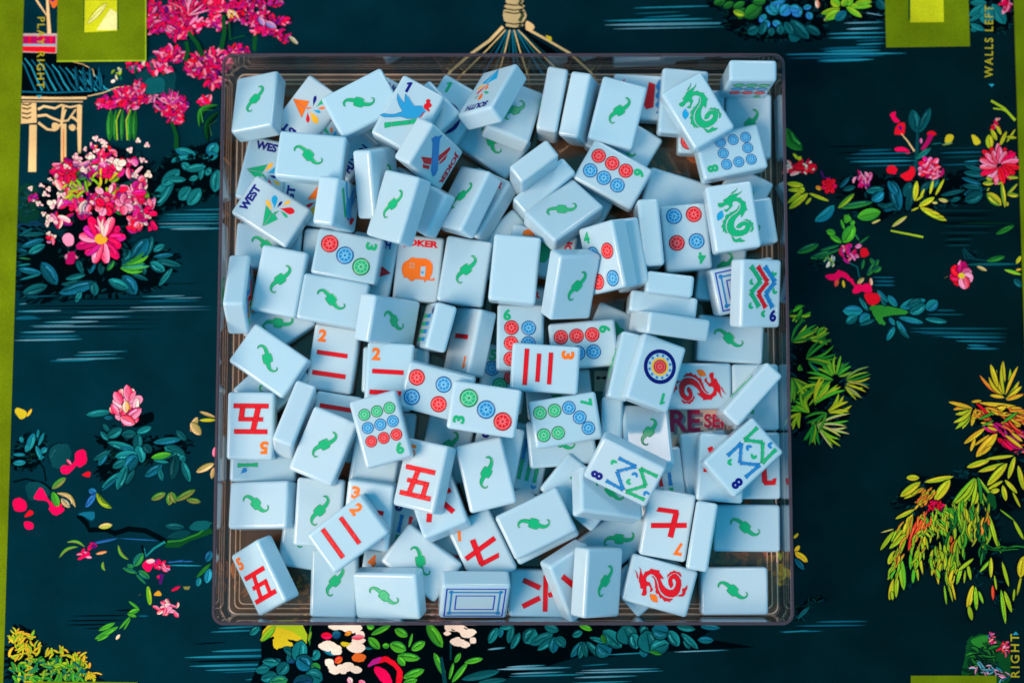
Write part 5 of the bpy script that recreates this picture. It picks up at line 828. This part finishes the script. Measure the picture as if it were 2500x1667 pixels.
def leafp(x,y,r,col,ang=0):
    sh=Sheet(); pts=[(-1,-.1),(-.9,.6),(-.3,.35),(0,.0),(.4,.5),(.95,.5),(.9,-.3),(.3,-.9),(-.4,-.8)]; ca,sa=math.cos(ang),math.sin(ang)
    sh.poly([(x+r*(u*ca-v_*sa),y+r*(u*sa+v_*ca)) for u,v_ in pts],HZ+.05,lin(col)); return ('leaf',fin(sh,'leaf'),(0,0,0))
def polys(name,ps,dark,light,d=.22,z=0):
    sh=Sheet()
    for k,q_ in enumerate(ps): two(sh,q_,dark,light,d,z+k*.006)
    return (name,fin(sh,name),(0,0,0))
def wind(word,kite,dk,lt):
    o=[words_part(word,'navy',12.7 if word!='NORTH' else 14.5,3.9,11.2)]; o.append(polys('kite',DES[kite]['kite'],dk,lt,.15))
    for pts,w,col in DES[kite]['pet']:
        sh=Sheet(); t_=tear(pts[0],pts[1],w); sh.poly(t_,HZ+.05,lin(col)); o.append(('petal',fin(sh,'petal'),(0,0,0)))
    return o
DOT={2:(3.9,[('R',-5.6,-9.6),('G',0,3)]),3:(4.0,[('G',3.7,7.2),('B',-.1,-.9),('R',-4.1,-8.7)]),4:(3.6,[('B',-4.3,2.3),('R',4.6,2.3),('R',-4.3,-9.9),('B',4.6,-9.9)]),
 5:(3.4,[('B',-5.6,4),('B',4.4,4),('G',-1.0,-3),('R',3.6,1.2),('B',-5.6,-10)]),6:(3.3,[(k,u,v_) for v_ in (4.3,-2.7,-9.7) for k,u in (('R',-4.0),('B',3.7))]),
 7:(3.0,[('B',-5.1,2.3),('B',-.2,6.3),('B',5.0,9.3),('G',-4.9,-4.1),('G',-4.9,-10.6),('G',5.0,-4.1),('G',5.0,-10.5)]),
 8:(2.5,[('B',u,v_) for u,v_ in ((-5.4,3.6),(-5.4,-2.1),(-5.4,-7.9),(-.1,3.9),(.1,-7.6),(5.1,4),(5.1,-2),(5.1,-7.8))]),
 9:(2.6,[(k,u,v_) for k,v_ in (('R',4.1),('B',-1.9),('G',-7.8)) for u in (-6.0,-.4,5.2)])}
def ring(sh,r0,r1,z,col,n=36):
    pts=circ(0,0,r1,n)+circ(0,0,r0,n); tr=[]
    for i in range(n):
        j=(i+1)%n; tr+=[(i,j,n+j),(i,n+j,n+i)]
    sh.tri(pts,z,lin(col),tr)
def frame_ring(sh,a,b,w,z,col):
    pts=[(-a,-b),(a,-b),(a,b),(-a,b),(-a+w,-b+w),(a-w,-b+w),(a-w,b-w),(-a+w,b-w)]; tr=[]
    for i in range(4):
        j=(i+1)%4; tr+=[(i,j,4+j),(i,4+j,4+i)]
    sh.tri(pts,z,lin(col),tr)
_dc={}
def _tearsheet(a,b,w,col):
    sh=Sheet(); sh.poly(tear(a,b,w),HZ+.05,lin(col)); return sh
def design(kind):
    if kind in _dc: return _dc[kind]
    o=[]
    if kind.startswith('dot') and kind!='dot1':
        n=int(kind[3]); o.append(numeral(str(n),'green',-6.0,10.1)); r,l=DOT[n]
        for k,u,v_ in l: o.append(('circle',circle_mesh(k,r),(u,v_,HZ)))
    elif kind=='dot1':
        o.append(numeral('1','green',-6.2,10.2)); sh=Sheet(); ring(sh,5.9,7.6,HZ+.05,(6,10,110)); r_=('outer_ring',fin(sh,'outer_ring'),(-.6,-2.9,0)); o.append(r_)
        sh=Sheet(); ring(sh,3.1,4.0,HZ+.05,'yellow'); o.append(('inner_ring',fin(sh,'inner_ring'),(-.6,-2.9,0)))
        for i in range(12):
            sh=Sheet(); sh.poly(circ(5.0*math.cos(i*.5236),5.0*math.sin(i*.5236),.62,12),HZ+.05,lin('blue')); o.append(('bead',fin(sh,'bead'),(-.6,-2.9,0)))
        o.append(('circle',circle_mesh('R',3.0),(-.6,-2.9,HZ)))
    elif kind.startswith('wan'):
        n=int(kind[3]); o.append(numeral(str(n),'orange',-6.3,9.6,5.7)); o.append(strokes(WAN[n]))
    elif kind in('bam8',):
        o.append(numeral('8','navy',-6.5,9.9,5.4)); o.append(bampath([(-6.9,5.4),(-7.2,-3.0),(-.7,3.0),(5.3,-3.2),(5.3,5.0)],'blue')); o.append(bampath([(5.6,-13.2),(5.4,-5.2),(-.7,-10.6),(-7.3,-4.4),(-6.9,-13.0)],'green'))
        for x,y,cl in ((2.4,6.0,'green'),(-4.0,-12.4,'blue'),(-2.6,-3.6,'green'),(1.6,-4.4,'blue')): o.append(leafp(x,y,1.5,cl,x))
    elif kind in('bam9','bam6'):
        o.append(numeral(kind[3],'navy',-6.3,9.7,5.4) if kind=='bam6' else numeral('9','navy',-6.3,9.7,5.4))
        o.append(bampath([(5.9,-12),(.6,-5.5),(5.6,-.4),(1.2,5.9)],'green','bamboo',2.6)); o.append(bampath([(2.3,-12),(-3,-5.2),(1.7,0),(-2.4,6.2)],'red','bamboo',2.6)); o.append(bampath([(-1.3,-12),(-6.9,-5.2),(-2.2,0),(-6.0,6.2)],'blue','bamboo',2.6))
        for x,y,r in ((-6.4,-9,1.4),(-6.9,-1.2,1.5),(5.2,-5,1.4),(5.3,5.4,1.5),(-1.4,8.9,1.6)): o.append(leafp(x,y,r,'green',x+3))
    elif kind=='numonly': o.append(numeral('8','navy',-6.3,10.6,5.2))
    elif kind=='bamcorner':
        o.append(bampath(DES['cornerstick'],'green')); a_,b_=DES['cornerleaf']; o.append(('leaf',fin(_tearsheet(a_,b_,2.2,'blue'),'leaf'),(0,0,0)))
    elif kind=='flowerbit': o.append(polys('blossom',[DES['fb_r']],'redd','red',.2)); o.append(polys('leaf',[DES['fb_g']],'greend','green',.1))
    elif kind=='bam66':
        o.append(numeral('9','navy',-6.5,10,5))
        for u in (-4.2,-.6,3.0,6.6):
            for j,cl in enumerate(('blue','blue','green','green')): o.append(bampath([(u,8.4-j*4.6),(u,4.0-j*4.6)],cl))
        o.append(leafp(6.6,-11.8,1.3,'blue'))
    elif kind in('bamst','bam4'):
        o.append(numeral('6' if kind=='bamst' else '4','navy',-6.3,9.9,5.4))
        for i,u in enumerate((-4.2,0,4.2)):
            for j,cl in enumerate(('blue' if i!=1 else 'red','green')): o.append(bampath([(u,6-j*9),(u,-2.0-j*9)],cl))
        o.append(leafp(5.5,11,1.3,'blue'))
    elif kind=='west': o=wind('WEST','west','greend','green')
    elif kind=='east': o=wind('EAST','east','oranged','orange')
    elif kind=='north': o=wind('NORTH','east','redd','red')
    elif kind=='south': o=wind('SOUTH','south','blued','sky')
    elif kind=='frame':
        for a_,b_,w_,cl,nm in ((8.9,13.1,.6,'navy','outer_frame'),(4.6,8.7,.55,'navy','inner_frame')):
            sh=Sheet(); frame_ring(sh,a_,b_,w_,HZ+.05,(22,60,185)); o.append((nm,fin(sh,nm),(0,0,0)))
        sh=Sheet(); frame_ring(sh,6.9,11.0,.8,HZ+.05,'blue')
        for sx in(-1,1):
            for sy in(-1,1): sh.poly(circ(sx*6.7,sy*10.8,1.0,10),HZ+.08,lin('blue'))
        o.append(('column_frame',fin(sh,'column_frame'),(0,0,0)))
    elif kind in('gdragon','rdragon'):
        a,b_,j,jd=('greend','green','sky','blue') if kind[0]=='g' else ('redd','red','orange','oranged')
        o.append(polys('dragon',DES['dragon'],a,b_,.14)); o.append(polys('flame',DES['jewel'],jd,j,.2))
    elif kind=='bird':
        o.append(numeral('1','navy',-5.9,10.8,5)); o.append(polys('bird',DES['bird'],'blued',(40,150,205),.25)); o.append(polys('bamboo',DES['birdbam'],'greend','green',.18)); o.append(polys('flower',DES['birdred'],'redd','red',.1))
    elif kind in('joker','camper','plane','jokerboat','jokerhut'):
        o.append(words_part('JOKER','red',16,4.0,11.0))
        if kind=='plane': o.append(polys('fuselage',DES['plane_f'] and [DES['plane_f']],'blued','blue',.2)); o.append(polys('wings',DES['plane_w'],'redd','red',.12))
        elif kind=='camper':
            o.append(polys('camper',DES['camper'],'oranged','orange',.25)); sh=Sheet(); sh.poly(DES['camperdoor'],HZ+.18,lin((170,200,215)))
            for w_ in DES['camperwin']: sh.poly(w_,HZ+.18,lin((200,160,130)))
            sh.poly(DES['camperheart'],HZ+.2,lin('sky')); o.append(('camper_door',fin(sh,'camper_door'),(0,0,0)))
        elif kind=='jokerboat': o.append(polys('lantern',[DES['boat_r']],'redd','red',.2)); o.append(polys('waves',[DES['boat_b']],'blued','blue',.15))
        elif kind=='jokerhut': o.append(polys('roof',[DES['hut_o']],'oranged','orange',.2)); o.append(polys('hut',[DES['hut_g']],'greend','green',.2))
        else: o.append(polys('bamboo',[rectp(-5,-9,-3,4),rectp(-1,-9,1,4),rectp(3,-9,5,4)],'greend','green',.2))
    _dc[kind]=o; return o
def logo():
    if 'logo' in _dc: return _dc['logo']
    sh=Sheet(); two(sh,DES['logo'][0],'greend','green',.30)
    _dc['logo']=('back_emblem',fin(sh,'back_emblem'),(0,0,0)); return _dc['logo']
GROUP='pale blue game tiles heaped in the clear tray'
def make_tile(kind,label,loc,quat):
    r=bpy.data.objects.new('mahjong_tile',None); link(r); r.empty_display_size=.01
    r.location=[v_*MM for v_ in loc]; r.rotation_mode='QUATERNION'; r.rotation_quaternion=quat
    r['label']=label; r['category']='mahjong tile'; r['group']=GROUP
    link(bpy.data.objects.new('tile_body',BODY),r)
    if kind not in('back','blank','side'):
        for nm,me,lc in design(kind):
            o=bpy.data.objects.new(nm,me); link(o,r); o.location=[v_*MM for v_ in lc]
    elif kind!='blank':
        pass
    if kind!='blank':
        nm,me,lc=logo(); o=bpy.data.objects.new(nm,me); link(o,r); o.rotation_euler=(0,math.pi,0)
    return r
for k_,lb,x,y,z,qw,qx,qy,qz in POSES: make_tile(k_,lb,(x,y,z),(qw,qx,qy,qz))
